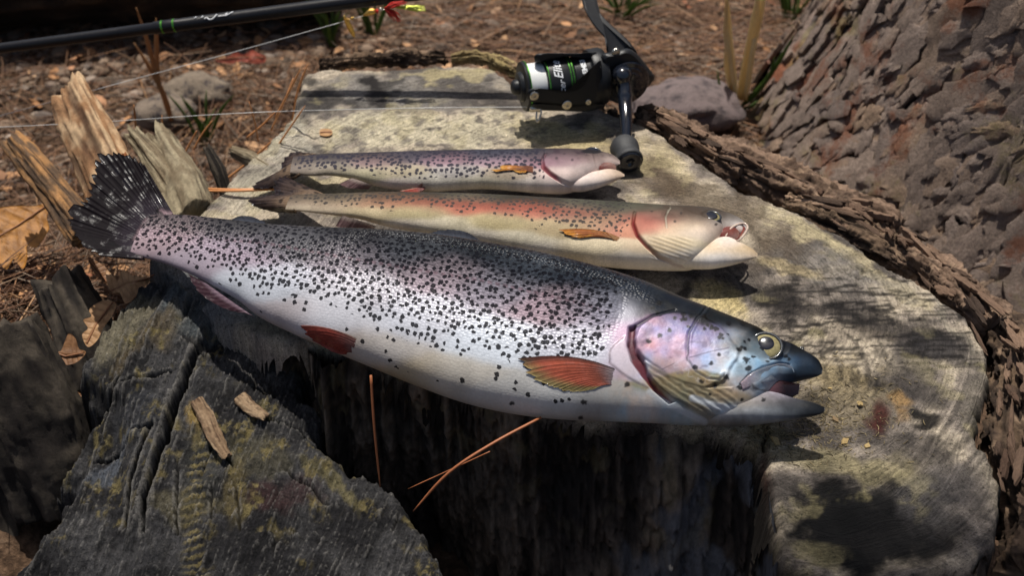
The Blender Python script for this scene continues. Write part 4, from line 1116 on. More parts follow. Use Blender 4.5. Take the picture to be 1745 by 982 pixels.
MC = [(1140, 357, (78, 68, 58)), (1200, 359, (66, 60, 56)), (1232, 370, (96, 86, 80)), (1170, 370, (112, 96, 82)), (1250, 374, (120, 110, 104)), (1190, 380, (150, 130, 112)), (660, 331, (70, 66, 54)), (740, 331, (66, 64, 54)), (860, 335, (62, 62, 52)), (940, 340, (60, 60, 50)), (1040, 347, (62, 64, 54)), (1120, 352, (66, 66, 58)), (1180, 355, (60, 60, 60)), (560, 332, (80, 72, 60)), (1235, 364, (70, 66, 62)), (600, 335, (110, 102, 84)), (800, 338, (106, 104, 88)), (1000, 346, (104, 104, 90)), (1100, 356, (120, 116, 98)), (520, 340, (110, 96, 82)), (700, 344, (150, 98, 76)), (800, 350, (168, 92, 72)), (900, 356, (170, 98, 80)), (980, 362, (156, 108, 90)), (640, 342, (160, 116, 90)),
      (560, 348, (150, 128, 104)), (700, 362, (160, 148, 112)), (850, 378, (164, 150, 112)), (950, 388, (164, 146, 112)), (1030, 380, (160, 128, 100)), (620, 364, (196, 180, 146)), (760, 388, (200, 190, 164)), (880, 410, (214, 204, 180)), (1000, 425, (226, 210, 178)), (900, 428, (230, 220, 206)),
      (1060, 445, (232, 222, 206)), (700, 388, (226, 214, 196)), (800, 408, (228, 218, 202)), (540, 360, (196, 182, 160)), (1070, 385, (186, 124, 104)), (1100, 382, (168, 80, 68)), (1112, 372, (160, 96, 86)), (1140, 368, (150, 120, 104)), (1180, 362, (120, 104, 88)), (1160, 390, (206, 180, 150)),
      (1220, 366, (120, 106, 96)), (1200, 395, (222, 206, 186)), (1150, 420, (224, 208, 176)), (1120, 420, (222, 200, 170)), (1180, 440, (236, 228, 216)), (1245, 380, (190, 180, 172)), (1262, 386, (226, 224, 222)), (1240, 392, (200, 160, 140)), (1230, 400, (230, 214, 200)), (1100, 450, (234, 226, 214)), (1270, 380, (214, 212, 210))]
def mid_colour(U, Vv, N, px, py, sx):
    c = rbf(px + 8 * fbm(U / .9, Vv / .9, o=4, seed=511), py + 2.5 * fbm(U / .9, Vv / .9, o=4, seed=512), MC, 28, 3.6)
    n = fbm(U / 0.9, Vv / 0.9, o=4, seed=501)
    c = c * (1 + 0.2 * n + 0.18 * fbm(U * 2, Vv * 2, o=4, seed=513))[..., None]
    red = sm(9, 2, np.abs(py - np.interp(px, [600, 740, 900, 1060], [339, 343, 353, 366]) - 2)) * sm(640, 760, px) * sm(1060, 930, px)
    c = mixc(c, lin(150, 72, 56), 0.45 * red)
    gl = [(1082, 362), (1079, 382), (1086, 402), (1102, 420), (1122, 438), (1150, 452), (1180, 458)]
    d, q = pl_dist(px, py, gl)
    c = mixc(c, lin(120, 30, 34), 0.9 * sm(3.6, 1.4, d) * sm(0.0, 0.15, q) * (0.35 + 0.65 * sm(0.75, 0.4, q)))
    fan = sm(1100, 1115, px) * sm(1190, 1165, px) * sm(402, 410, py) * sm(452, 440, py)
    c = mixc(c, lin(176, 150, 110), 0.35 * fan * sm(0.2, 0.8, 0.5 + 0.5 * np.sin((py - 0.35 * px) / 7.2 * 2 * math.pi)))
    c = mixc(c, lin(196, 190, 172), 0.6 * sm(2.5, 1, pl_dist(px, py, [(1142, 354), (1134, 372), (1136, 390)])[0]))
    c = mixc(c, lin(196, 136, 108), 0.8 * sm(-2, 3, poly_sd(px, py, [(1052, 388), (1074, 376), (1076, 398), (1086, 408), (1058, 404)])))
    c = dots(px, py, [(1220, 385, 2.5), (1150, 380, 2.2), (1110, 362, 2.6), (1160, 366, 2.4)], c, lin(60, 52, 50), .8)
    mot = sm(0.05, 0.3, fbm(U * 1.8, Vv * 1.8, o=4, seed=514)) * sm(1085, 1110, px) * sm(-0.2, 0.3, sx)
    c = mixc(c, lin(84, 66, 54), 0.5 * mot)
    rh = rel_h(px, py, M_TOP, M_BOT) + 0.04 * n
    spot = 0.95 * sm(0.42, 0.2, rh) * sm(1080, 1060, px)
    spot = spot + 0.4 * sm(0.62, 0.45, rh) * sm(740, 600, px) * sm(490, 505, px) + 0.45 * sm(0.6, 0.45, rh) * sm(880, 940, px) * sm(1070, 1050, px)
    spot = spot * (1 - 0.45 * red)
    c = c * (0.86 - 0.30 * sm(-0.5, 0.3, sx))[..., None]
    return {'Col': np.clip(c, 0.004, 0.85), 'spot': spot, 'scale': 0.45 * sm(1080, 1050, px), 'silver': 0.4 + 0.4 * sm(0, .4, sx)}
def mid_relief(U, Vv, px, py, sx):
    gl = [(1082, 362), (1079, 382), (1086, 402), (1102, 420), (1122, 438), (1150, 452), (1180, 458)]
    op = poly_sd(px, py, gl + [(1240, 440), (1230, 380), (1160, 356)])
    r = 0.13 * sm(-1.5, 3, op) - 0.12 * sm(4, 1, pl_dist(px, py, gl)[0])
    fan = sm(1100, 1115, px) * sm(1190, 1165, px) * sm(402, 410, py) * sm(452, 440, py)
    r = r + 0.012 * fan * np.sin((py - 0.35 * px) / 7.2 * 2 * math.pi) - 0.08 * sm(2.5, .5, pl_dist(px, py, [(1142, 354), (1134, 372), (1136, 390)])[0])
    return r - 0.08 * sm(1.2, 0.7, np.hypot((px - 1212) / 17, (py - 366) / 9))
body_mesh(MID, 'body', mid, M_MID, M_TOP, M_BOT, [.25, .34, .46, .54, .57, .58, .58, .58, .58, .58, .60, .62, .66, .7], 700, 160, 44, mid_colour, mid_relief, cap=0.8, is_body=True)
def pale_jaw(cols, sig=18):
    def f(U, Vv, N, px, py, sx):
        c = 0.84 * rbf(px, py, cols, sig) * (1 + 0.16 * fbm(U * 2, Vv * 2, o=4, seed=502) + 0.14 * fbm(U * 6, Vv * 6, o=3, seed=503))[..., None]
        z = 0 * px
        return {'Col': np.clip(c, 0.004, 0.85), 'spot': z, 'scale': z, 'silver': z + 0.15}
    return f
body_mesh(MID, 'lower_jaw', mid, M_MID, [(1110, 428), (1160, 420), (1205, 410), (1238, 404), (1262, 414), (1282, 424), (1291, 432)], [(1110, 445), (1160, 457), (1205, 459), (1240, 454), (1270, 446), (1288, 439), (1292, 436)],
          [.85, .95, .85, .68, .58, .5], 120, 60, 30, pale_jaw([(1130, 430, (226, 212, 190)), (1180, 430, (230, 216, 196)), (1210, 420, (216, 192, 160)), (1240, 412, (228, 214, 204)), (1270, 424, (200, 176, 140)), (1288, 433, (150, 126, 96)), (1220, 445, (240, 234, 228)), (1265, 440, (226, 214, 200)), (1160, 450, (236, 228, 214))]), cap=0.8)
body_mesh(MID, 'mouth_lining', mid, M_FLESH, [(1215, 388), (1240, 386), (1262, 388)], [(1215, 420), (1240, 418), (1264, 412)], [.9, .8, .7], 40, 30, 16, pale_jaw([(1225, 400, (110, 50, 44)), (1245, 396, (120, 66, 58)), (1260, 404, (150, 124, 116))], 12), cap=0.6)
# pale lip round the open mouth
def lip_at(fs, pts, n): return on_plane(*np.array(pts, float).T, fs.o + n * fs.n, fs.n)
lip = resample(smooth_poly(lip_at(MID, [(1236, 404), (1244, 391), (1256, 383), (1268, 381), (1274, 387), (1270, 397), (1262, 407), (1254, 412)], 0.42), 6), 50)
MB().tube(lip, np.interp(np.linspace(0, 1, 50), [0, .2, .8, 1], [.04, .07, .07, .04]), 10, MID.n, lin(186, 168, 154)).build('lip', M_FLESH, mid)
oral = smooth_poly(lip_at(MID, [(1238, 402), (1248, 390), (1260, 385), (1270, 388), (1266, 398), (1256, 408), (1244, 410)], 0.30), 5, True); oc = oral.mean(0)
MB().add(np.concatenate([oral, oc + (oral - oc) * .6 - MID.n * .14, [oc - MID.n * .22]]), np.concatenate([grid_faces(2, len(oral), True)]), lin(112, 56, 48)).add(np.concatenate([oc + (oral - oc) * .6 - MID.n * .14, [oc - MID.n * .22]]), np.stack([np.arange(len(oral)), (np.arange(len(oral)) + 1) % len(oral), np.full(len(oral), len(oral))], 1), lin(70, 30, 28)).build('gullet', M_FLESH, mid)
eyeball(MID, mid, (1212, 367), 0.42, 0.30, 0.35, -0.16, sx=1.25)
def colf_pm(i, j, ridge):
    c = mixc(lin(176, 134, 96) + 0 * i[..., None], lin(170, 104, 62), sm(0.2, 0.6, j)); c = mixc(c, lin(206, 140, 60), sm(0.75, 0.95, j))
    c = mixc(c, lin(110, 84, 70), 0.6 * sm(0.5, 0.1, ridge))
    return mixc(c, lin(150, 90, 40), 0.6 * sm(0.12, 0.0, i))
fin(MID, 'pectoral_fin', mid, [(1064, 406), (1058, 412), (1046, 416)], [(954, 392), (962, 400), (980, 408), (1005, 416), (1030, 420)], colf_pm, 0.14, True, 100, 34, 9, 0.025, 0.05, bow=-0.06)
def colf_gr(i, j, ridge):
    c = mixc(lin(176, 160, 150) + 0 * i[..., None], lin(116, 92, 92), sm(0.05, 0.5, j))
    return c * (1 - 0.3 * sm(0.35, 0.05, ridge))[..., None]
fin(MID, 'anal_fin', mid, [(584, 368), (610, 376), (640, 386)], [(572, 386), (584, 390), (610, 392), (634, 394)], colf_gr, -0.6, False, 60, 24, 9, 0.03, 0.06, thick=0.05)
def colf_ctail(i, j, ridge):
    c = mixc(lin(120, 100, 82) + 0 * i[..., None], lin(72, 60, 56), sm(0.1, 0.6, j)); c = mixc(c, lin(44, 36, 40), sm(0.7, 1, j))
    c = mixc(c, lin(32, 28, 30), 0.8 * sm(0.1, 0.35, fbm(i * 12, j * 8, o=2, seed=530)))
    return c * (1 - 0.35 * sm(0.35, 0.05, ridge))[..., None]
fin(MID, 'caudal_fin', mid, [(556, 334), (528, 334), (500, 340), (494, 350), (506, 362)], [(486, 302), (470, 304), (464, 318), (462, 330), (440, 334), (424, 344), (440, 354), (470, 361)], colf_ctail, -1.0, False, 150, 40, 16, 0.04, 0.06, thick=0.1)

SML = Fish((500, 282), (1060, 290), (770, 292), H + 1.75, 9)
sml = thing('trout', P(770, 315, H), 'smallest trout, bluish with fine spots, lying farthest back below the reel', 'trout', 'trout laid out on the stump')
S_TOP = [(496, 268), (520, 265), (560, 262), (640, 260), (740, 257), (850, 255), (920, 254), (970, 254), (1010, 256), (1036, 261), (1050, 267), (1056, 273)]
S_BOT = [(494, 296), (530, 300), (560, 299), (600, 305), (640, 317), (680, 324), (740, 326), (820, 322), (880, 326), (930, 330), (965, 330), (990, 322), (1015, 302), (1030, 290), (1046, 287), (1057, 279)]
SCOL = [(955, 261, (78, 60, 68)), (985, 266, (104, 82, 88)), (1025, 268, (118, 100, 96)), (965, 276, (120, 92, 102)), (560, 263, (60, 56, 58)), (640, 262, (56, 54, 60)), (740, 259, (50, 52, 64)), (850, 257, (48, 52, 66)), (920, 256, (52, 54, 62)), (980, 256, (58, 54, 54)), (1020, 260, (100, 88, 80)), (560, 268, (96, 88, 92)), (700, 263, (90, 84, 96)), (850, 261, (86, 88, 104)), (930, 262, (100, 94, 102)), (640, 274, (140, 116, 116)), (760, 272, (148, 116, 128)), (860, 274, (150, 122, 134)), (560, 286, (150, 140, 124)), (680, 292, (166, 154, 130)), (780, 292, (166, 160, 156)), (860, 296, (176, 160, 140)),
        (620, 300, (176, 168, 140)), (720, 310, (196, 190, 176)), (820, 312, (206, 198, 176)), (900, 318, (222, 212, 200)), (780, 322, (216, 208, 196)), (680, 318, (200, 184, 176)), (520, 282, (120, 108, 100)), (940, 275, (150, 110, 124)), (960, 268, (140, 112, 120)), (990, 270, (176, 150, 150)), (1000, 285, (224, 206, 200)),
        (960, 300, (226, 204, 196)), (1000, 262, (90, 82, 82)), (1030, 268, (176, 156, 146)), (1045, 272, (216, 196, 188)), (980, 312, (232, 214, 206)), (940, 320, (230, 214, 206))]
def sml_colour(U, Vv, N, px, py, sx):
    c = rbf(px + 8 * fbm(U / .9, Vv / .9, o=4, seed=611), py + 2.0 * fbm(U / .9, Vv / .9, o=4, seed=612), SCOL, 24, 3.6)
    n = fbm(U / 0.8, Vv / 0.8, o=4, seed=601)
    c = c * (1 + 0.2 * n + 0.2 * fbm(U * 2, Vv * 2, o=4, seed=613))[..., None]
    gl = [(930, 262), (924, 274), (926, 286), (938, 297), (956, 309)]
    d, q = pl_dist(px, py, gl)
    c = mixc(c, lin(132, 30, 36), 0.9 * sm(4.5, 1.6, d) * sm(0.2, 0.5, q) * sm(1.0, 0.85, q))
    c = mixc(c, lin(150, 100, 110), 0.5 * sm(2.5, 1, d))
    c = mixc(c, lin(26, 30, 38), 0.85 * sm(1.2, 0.8, np.hypot((px - 1008) / 18, (py - 258) / 4)))
    c = dots(px, py, [(948, 272, 2.4), (962, 264, 2.4), (975, 275, 2.2), (985, 262, 2.5)], c, lin(70, 56, 64), .8)
    mot = sm(0.05, 0.3, fbm(U * 2.2, Vv * 2.2, o=4, seed=614)) * sm(925, 940, px) * sm(-0.4, 0.1, sx)
    c = mixc(c, lin(70, 54, 66), 0.55 * mot)
    spot = 0.92 * sm(0.78, 0.5, rel_h(px, py, S_TOP, S_BOT) + 0.06 * n) * sm(930, 915, px) * sm(500, 515, px)
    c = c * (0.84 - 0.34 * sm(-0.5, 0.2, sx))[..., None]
    return {'Col': np.clip(c, 0.004, 0.85), 'spot': spot, 'scale': 0.5 * sm(925, 910, px), 'silver': 0.4 + 0.4 * sm(-.2, .3, sx)}
def sml_relief(U, Vv, px, py, sx):
    gl = [(930, 262), (924, 274), (926, 286), (938, 297), (956, 309), (985, 322)]
    return 0.12 * sm(-1.5, 2.5, poly_sd(px, py, gl + [(1020, 300), (1010, 262)])) - 0.12 * sm(4, 1, pl_dist(px, py, gl)[0])
body_mesh(SML, 'body', sml, M_SML, S_TOP, S_BOT, [.25, .36, .48, .54, .56, .56, .56, .56, .58, .60, .64, .68], 560, 130, 40, sml_colour, sml_relief, cap=0.7, is_body=True)
body_mesh(SML, 'lower_jaw', sml, M_SML, [(945, 302), (985, 298), (1015, 292), (1036, 288), (1054, 291), (1064, 297)], [(945, 320), (985, 327), (1010, 323), (1035, 315), (1054, 306), (1065, 300)], [.85, .95, .82, .65, .55], 90, 46, 24,
          pale_jaw([(960, 310, (230, 212, 204)), (1000, 300, (232, 214, 206)), (1030, 300, (226, 208, 196)), (1050, 300, (206, 180, 150)), (1064, 298, (150, 130, 116)), (1020, 315, (236, 224, 218))]), cap=0.7)
body_mesh(SML, 'mouth_lining', sml, M_FLESH, [(1020, 276), (1036, 276), (1050, 276)], [(1020, 298), (1036, 296), (1050, 293)], [.8, .8, .7], 30, 24, 12, pale_jaw([(1030, 285, (104, 54, 50)), (1046, 282, (150, 120, 110))], 10), cap=0.5)
def colf_ps(i, j, ridge):
    c = mixc(lin(130, 84, 66) + 0 * i[..., None], lin(196, 130, 60), sm(0.4, 0.8, j)); c = mixc(c, lin(214, 160, 84), sm(0.8, 1.0, j))
    return c * (1 - 0.3 * sm(0.35, 0.05, ridge))[..., None]
fin(SML, 'pectoral_fin', sml, [(916, 296), (910, 301), (900, 305)], [(838, 290), (846, 296), (862, 302), (880, 308), (896, 309)], colf_ps, 0.12, True, 80, 30, 9, 0.02, 0.05, bow=-0.05)
fin(SML, 'pelvic_fin', sml, [(728, 316), (722, 322), (716, 326)], [(680, 326), (688, 328), (700, 330), (712, 330)], colf_pelv, 0.05, True, 50, 20, 8, 0.02, 0.05)
fin(SML, 'anal_fin', sml, [(600, 304), (618, 310), (634, 316)], [(578, 314), (590, 320), (610, 322), (628, 322)], colf_gr, -0.4, False, 60, 22, 9, 0.02, 0.05, thick=0.05)
fin(SML, 'caudal_fin', sml, [(540, 264), (520, 268), (504, 276), (502, 288), (512, 298)], [(506, 260), (492, 262), (480, 276), (474, 292), (452, 304), (430, 318), (452, 322), (482, 316)], colf_ctail, -0.9, False, 130, 40, 16, 0.035, 0.06, thick=0.1)
# black speck of eye on the crown of the smallest trout
eyeball(SML, sml, (1010, 258), 0.42, 0.34, 0.4, -0.12, sx=1.2)
for f_ in (BIG, MID, SML):
    u_, c_, a_, b_ = f_.body
    zz = f_.w(u_, c_, -b_)[:, 2] - H
    print('FISH len', u_[-1] - u_[0], 'amax', a_.max(), 'b', b_.max(), 'underside z-H', np.round(zz[::max(1, len(zz) // 10)], 2))
# ================================================================== THE REEL, ROD, LINE AND LURE
M_BLK = plain('black_painted_metal', (0.014, 0.015, 0.017), 0.4, 0.0, 0.2, 6, 0.15, 30, Specular_IOR_Level=0.3)
M_GLOSS = plain('gloss_black', (0.008, 0.01, 0.016), 0.16, 0.0, 0.2, 5, Coat_Weight=0.6, Coat_Roughness=0.06)
M_RUB = plain('grey_rubber', (0.03, 0.031, 0.033), 0.62, 0.0, 0.25, 8, 0.3, 40)
M_GRN = plain('green_anodised', (0.10, 0.34, 0.05), 0.25, 0.8, 0.2, 6)
M_CHR = plain('bright_steel', (0.62, 0.58, 0.5), 0.2, 1.0, 0.3, 30, 0.3, 60)
M_ROD = plain('black_rod_lacquer', (0.009, 0.009, 0.011), 0.34, 0.0, 0.2, 5, Specular_IOR_Level=0.3)
M_PRINT = plain('white_print', (0.74, 0.76, 0.78), 0.5, 0.0, 0.1)
def line_mat():
    t = NT('white_line'); c = t.coord()
    w = t.n('TexWave', dict(wave_type='BANDS', bands_direction='X'), Vector=t.coord(100.0), Scale=5.5, Distortion=1.2, Detail=2.0)
    return t.out(Base_Color=t.mix((0.72, 0.73, 0.72), (0.84, 0.85, 0.84), w.outputs[0]), Roughness=0.45, Normal=t.bump(w.outputs[0], 0.4, 0.0005))
M_LINE = line_mat()
M_MONO = plain('clear_line', (0.62, 0.62, 0.6), 0.3, 0.0, 0.1)

ZR = H + 3.25
RA = P(885, 148, ZR); RB = P(1062, 125, ZR)
E1 = RB - RA; E1 /= np.linalg.norm(E1)
E2 = np.array([E1[1], -E1[0], 0.0]); E3 = np.array([0, 0, 1.0])
PXC = (1062 - 885) / np.linalg.norm(RB - RA)
def T_(px): return (px - 885) / PXC
def Qp(px, py, off=0.0): return on_plane(np.array(float(px)), np.array(float(py)), RA + off * E2, E2)
reel = thing('fishing_reel', RA - E3 * (ZR - H), 'black spinning reel with white line standing on the stump', 'fishing reel')

def lathe(name, prof, mat, parent, n=56, org=RA, ax=E1, up=E3, deg=35):
    o = MB().lathe(prof, org, ax, up, n).build(name, mat, parent)
    return auto_smooth(o, deg)
spool = lathe('spool', [(T_(889), .05), (T_(889), 1.45), (T_(890), 1.72), (T_(893), 1.78), (T_(896), 1.72), (T_(897), 1.3), (T_(924), 1.3), (T_(925), 1.74), (T_(928), 1.8), (T_(967), 1.8), (T_(969), 1.76), (T_(970), 1.0)], M_BLK, reel)
lathe('drag_knob', [(T_(871), 0.02), (T_(871.5), .25), (T_(873), .42), (T_(876), .52), (T_(882), .55), (T_(883), .95), (T_(886), 1.05), (T_(890), 1.1)], M_BLK, reel)
lathe('wound_line', [(T_(896.5), 1.32), (T_(897.5), 1.52), (T_(903), 1.55), (T_(912), 1.54), (T_(920), 1.56), (T_(923.5), 1.53), (T_(924.5), 1.32)], M_LINE, spool)
for x in (895.2, 926.2, 962, 966.5):
    r0 = 1.83 if x > 900 else 1.79
    lathe('green_ring', [(T_(x - 1.0), r0 - .1), (T_(x - .9), r0), (T_(x + .9), r0), (T_(x + 1.0), r0 - .1)], M_GRN, spool)
rotor = lathe('rotor', [(T_(970), .6), (T_(970.2), 1.55), (T_(972), 1.62), (T_(998), 1.68), (T_(1000), 1.75), (T_(1001), 1.98), (T_(1004), 2.05), (T_(1021), 2.08), (T_(1026), 1.98), (T_(1028), 1.7), (T_(1029), .5)], M_BLK, reel)

def plate(name, pts, offs, mat, parent, deg=40, n=3, back=0.0):
    """a solid with the given side outline; offs: (offset towards the camera, shrink) pairs"""
    o2 = smooth_poly(pts, n, True); m = len(o2); c = o2.mean(0)
    rows = [np.array([Qp(*(c + (q - c) * k), off - back * max(0.0, 80 - (c + (q - c) * k)[1]) / 130) for q in o2]) for off, k in offs]
    v = np.concatenate(rows + [[rows[0].mean(0)], [rows[-1].mean(0)]])
    f = [grid_faces(len(rows), m, True)]
    j = np.arange(m); j2 = (j + 1) % m; L = (len(rows) - 1) * m; k = len(rows) * m
    f += [np.stack([j2, j, np.full(m, k)], 1), np.stack([L + j, L + j2, np.full(m, k + 1)], 1)]
    q = f[0]; nn = np.cross(v[q[:, 1]] - v[q[:, 0]], v[q[:, 2]] - v[q[:, 0]]); cen = v[q].mean(1) - v.mean(0)
    if np.einsum('ij,ij->i', nn, cen).sum() < 0: f = [g[:, ::-1] for g in f]
    return auto_smooth(ob(name, v, f, mat, parent), deg)

ROUND = lambda a, b, s=.12: [(a, .82), (a + s * .6, .93), (a + s * 1.6, 1.0), (b - s * 1.6, 1.0), (b - s * .6, .93), (b, .82)]
housing = plate('gear_housing', [(1026, 92), (1045, 88), (1068, 82), (1084, 90), (1100, 108), (1112, 124), (1116, 131), (1108, 144), (1092, 158), (1070, 166), (1048, 170), (1030, 168), (1024, 140), (1023, 112)], ROUND(-1.5, 1.25, .3), M_BLK, reel)
lathe('side_cover', [(1.2, 1.62), (1.32, 1.66), (1.42, 1.58), (1.46, 1.3), (1.56, 1.26), (1.62, 1.0), (1.72, .95), (1.8, .5), (1.8, .02)], M_GLOSS, housing, 48, Qp(1058, 127, 0), E2, E3)
MB().lathe([(0, .3), (.12, .3), (.16, .24), (.16, .02)], Qp(1049, 88, 1.0), E2, E3, 20).build('screw', M_CHR, housing)
# stem up to the rod
stem = plate('reel_stem', [(975, -52), (1002, -55), (1010, -10), (1016, 10), (1026, 26), (1046, 46), (1068, 66), (1086, 90), (1080, 104), (1044, 106), (1034, 88), (1036, 78), (1030, 64), (1014, 46), (1002, 28), (994, 10), (988, -12)], ROUND(-.42, .42, .1), M_BLK, reel, n=4, back=6.0)
plate('reel_foot', [(900, -28), (985, -50), (1060, -62), (1060, -54), (1000, -42), (905, -22)], ROUND(-.4, .4, .08), M_BLK, reel, n=2, back=6.0)
# arms of the rotor: one over the spool, one below it with the bail screw
plate('rotor_arm', [(912, 93), (930, 90), (960, 90), (990, 90), (1014, 88), (1022, 94), (1016, 100), (985, 97), (955, 96), (930, 98), (920, 104), (912, 106)], ROUND(-.75, .45, .14), M_BLK, rotor, n=4)
arm = plate('rotor_arm', [(898, 158), (904, 151), (916, 150), (932, 154), (958, 158), (985, 154), (1002, 143), (1010, 128), (1016, 110), (1024, 104), (1027, 140), (1026, 170), (1010, 180), (985, 182), (955, 180), (930, 177), (908, 174), (899, 168)], ROUND(1.25, 2.05, .16), M_BLK, rotor, n=4)
plate('bail_cover', [(906, 176), (940, 178), (985, 182), (1024, 176), (1030, 182), (1000, 190), (960, 189), (925, 188), (910, 184)], ROUND(.3, 1.9, .16), M_BLK, rotor, n=3)
def screw(px, py, off, r, parent):
    o = MB().lathe([(0, r), (.06, r), (.1, r * .86), (.1, r * .3), (.05, r * .28), (.05, .01)], Qp(px, py, off), E2, E3, 22).build('screw', M_CHR, parent)
    auto_smooth(o, 30)
screw(910.5, 163, 2.05, .33, arm); screw(966, 178.5, 2.08, .36, arm); screw(1002.5, 173.5, 2.08, .22, arm); screw(1045, 165, 1.3, .2, housing)
# line roller and bail wire
MB().lathe([(-.45, .1), (-.4, .28), (-.2, .3), (0, .24), (.2, .3), (.4, .28), (.45, .1)], Qp(913, 184, 1.5), E2 * .3 + E1, E3, 24).build('line_roller', M_CHR, rotor)
MB().tube(smooth_poly([Qp(917, 180, 1.7), Qp(922, 190, 1.9), Qp(919, 203, 2.1), Qp(916, 208, 2.1), Qp(914, 200, 1.9), Qp(915, 188, 1.6)], 6), .07, 8, E2).build('bail_wire', M_CHR, rotor)
# handle
h0, h1, h2, h3 = Qp(1061, 132, 1.8), Qp(1064, 150, 2.5), None, None
h2 = P(1067, 205, H + 2.3); h3 = P(1067, 246, H + 1.3)
MB().tube(smooth_poly([Qp(1060, 127, 1.7), Qp(1061, 130, 2.3), Qp(1064, 146, 2.6), P(1065, 175, H + 2.9), h2, h3], 8), np.interp(np.linspace(0, 1, 41), [0, .2, .32, .5, .52, .54, .8, 1], [.75, .62, .44, .5, .56, .5, .42, .34]), 18, E1).build('handle_arm', M_GLOSS, reel)
k0 = P(1064, 252, H + 1.15); k1 = P(1074, 277, H + 1.0)
ax = k1 - k0; ax /= np.linalg.norm(ax)
kn = MB().lathe([(-.75, .02), (-.72, .4), (-.5, .8), (-.1, 1.0), (.35, .98), (.7, .86), (1.0, .84), (1.25, .93), (1.5, .95), (1.62, .88), (1.62, .6)], k0, ax, E3, 36).build('handle_knob', M_RUB, reel)
MB().lathe([(1.55, .8), (1.68, .78), (1.72, .7), (1.72, .2), (1.6, .16), (1.6, .01)], k0, ax, E3, 32).build('knob_cap', M_GLOSS, kn)

def text_mesh(s, size, shear=0.0, bold=0.0, space=1.0):
    cu = bpy.data.curves.new('lettering', 'FONT')
    cu.body = s; cu.size = size; cu.shear = shear; cu.offset = bold; cu.space_character = space; cu.align_x = 'CENTER'; cu.resolution_u = 3
    o = bpy.data.objects.new('lettering', cu)
    COL.objects.link(o)
    dg = bpy.context.evaluated_depsgraph_get(); dg.update()
    me = bpy.data.meshes.new_from_object(o.evaluated_get(dg))
    v = np.empty(len(me.vertices) * 3); me.vertices.foreach_get('co', v); v = v.reshape(-1, 3)
    f3 = []
    me.calc_loop_triangles()
    t = np.empty(len(me.loop_triangles) * 3, np.int32); me.loop_triangles.foreach_get('vertices', t)
    bpy.data.objects.remove(o); bpy.data.curves.remove(cu); bpy.data.meshes.remove(me)
    return v, t.reshape(-1, 3)

def letter_drum(s, px, radius, mid, size, parent, **kw):
    v, f = text_mesh(s, size, **kw)
    ph = R(mid) + v[:, 0] / radius
    tt = T_(px) - v[:, 1]
    w = RA + tt[:, None] * E1 + radius * (np.cos(ph)[:, None] * E2 + np.sin(ph)[:, None] * E3)
    ob('lettering', w, f[:, ::-1], M_PRINT, parent, smooth=False)
letter_drum('Elite', 948, 1.825, 58, 0.86, spool, shear=0.35, bold=0.012)
letter_drum('cer', 950, 1.825, 17, 0.66, spool, shear=0.35, bold=0.006)
letter_drum('REMIS3', 990, 1.70, 55, 0.50, rotor, bold=0.018, space=0.95)

# ------------------------------------------------------------------ rod
YR = float(Qp(985, -48, -6.0)[1])
def RP(px, py): return PY(np.array(float(px)), np.array(float(py)), YR)
def rod_c(x): return 82 - x * 0.1318 if True else 0
def rad(px, w):
    q = RP(px, rod_c(px)); return w / 2 * ((q - CAM) @ FWD) / FPX
rod = thing('fishing_rod', RP(500, rod_c(500)), 'slim black fishing rod with two green bands above the stump', 'fishing rod')
xs = np.array([-700, -300, 0, 200, 262, 264, 302, 304, 480, 620, 900, 1250])
ws = np.array([13, 15, 17.5, 19, 19.5, 22, 22, 21, 22.5, 23.5, 25, 26])
MB().tube([RP(x, rod_c(x)) for x in xs], [rad(x, w) for x, w in zip(xs, ws)], 24, (0, 1, 0)).build('rod_blank', M_ROD, rod)
for x in (278, 298):
    MB().tube([RP(x - 1.6, rod_c(x - 1.6)), RP(x + 1.6, rod_c(x + 1.6))], rad(x, 23), 24, (0, 1, 0), caps=False).build('green_band', M_GRN, rod)
RD = RP(400, rod_c(400)) - RP(300, rod_c(300)); RD /= np.linalg.norm(RD)
RU = np.cross(RD, np.array([0, 1.0, 0])); RU = RU if RU[2] > 0 else -RU
RF = np.array([0, -1.0, 0])
def rod_letters():
    """a painted italic flourish, too rubbed to read"""
    c0 = RP(372, rod_c(372)); rr = rad(372, 22.4) + 0.012
    k = 1 / PXC
    def pt(dx, a): return c0 + RD * dx * k + rr * (math.cos(R(a)) * RF + math.sin(R(a)) * RU)
    for st in ([(-38, 66), (-34, 72)], [(-26, 60), (-22, 74)], [(-20, 44), (-16, 52), (-12, 34), (-6, 36), (-2, 52), (2, 72)], [(4, 50), (12, 52), (18, 50), (24, 64), (30, 78)], [(16, 60), (20, 72)]):
        MB().tube(smooth_poly([pt(*q) for q in st], 5), 0.05, 6, RF).build('lettering', M_PRINT, rod)
rod_letters()

# ------------------------------------------------------------------ lines and lure
def cable(name, pts, r, label):
    o = MB().tube(smooth_poly(pts, 10), r, 6, (0, 0.3, 1)).build(name, M_MONO, None, loc=pts[0])
    tag(o, label, 'fishing line', 'fishing lines')
cable('fishing_line', [Qp(912, 182, 1.5), P(700, 184, H + 1.5), PY(np.array(420.), np.array(192.), 16.0), PY(np.array(150.), np.array(209.), 17.0), PY(np.array(-200.), np.array(226.), 18.0)], 0.022, 'thin pale line running left from the reel roller across the stump')
YL = YR - 1.2
def LP(px, py, dy=0.0): return PY(np.array(float(px)), np.array(float(py)), YL + dy)
cable('fishing_line', [LP(583, 37), LP(400, 88, -.3), LP(150, 156, -.2), LP(-200, 252)], 0.026, 'thin pale line slanting down to the left from the gold lure')
M_GOLD = plain('lure_gold', (0.75, 0.47, 0.12), 0.22, 0.9, 0.3, 30, 0.5, 50)
M_RED = plain('red_feather', (0.50, 0.022, 0.012), 0.6, 0.0, 0.4, 20)
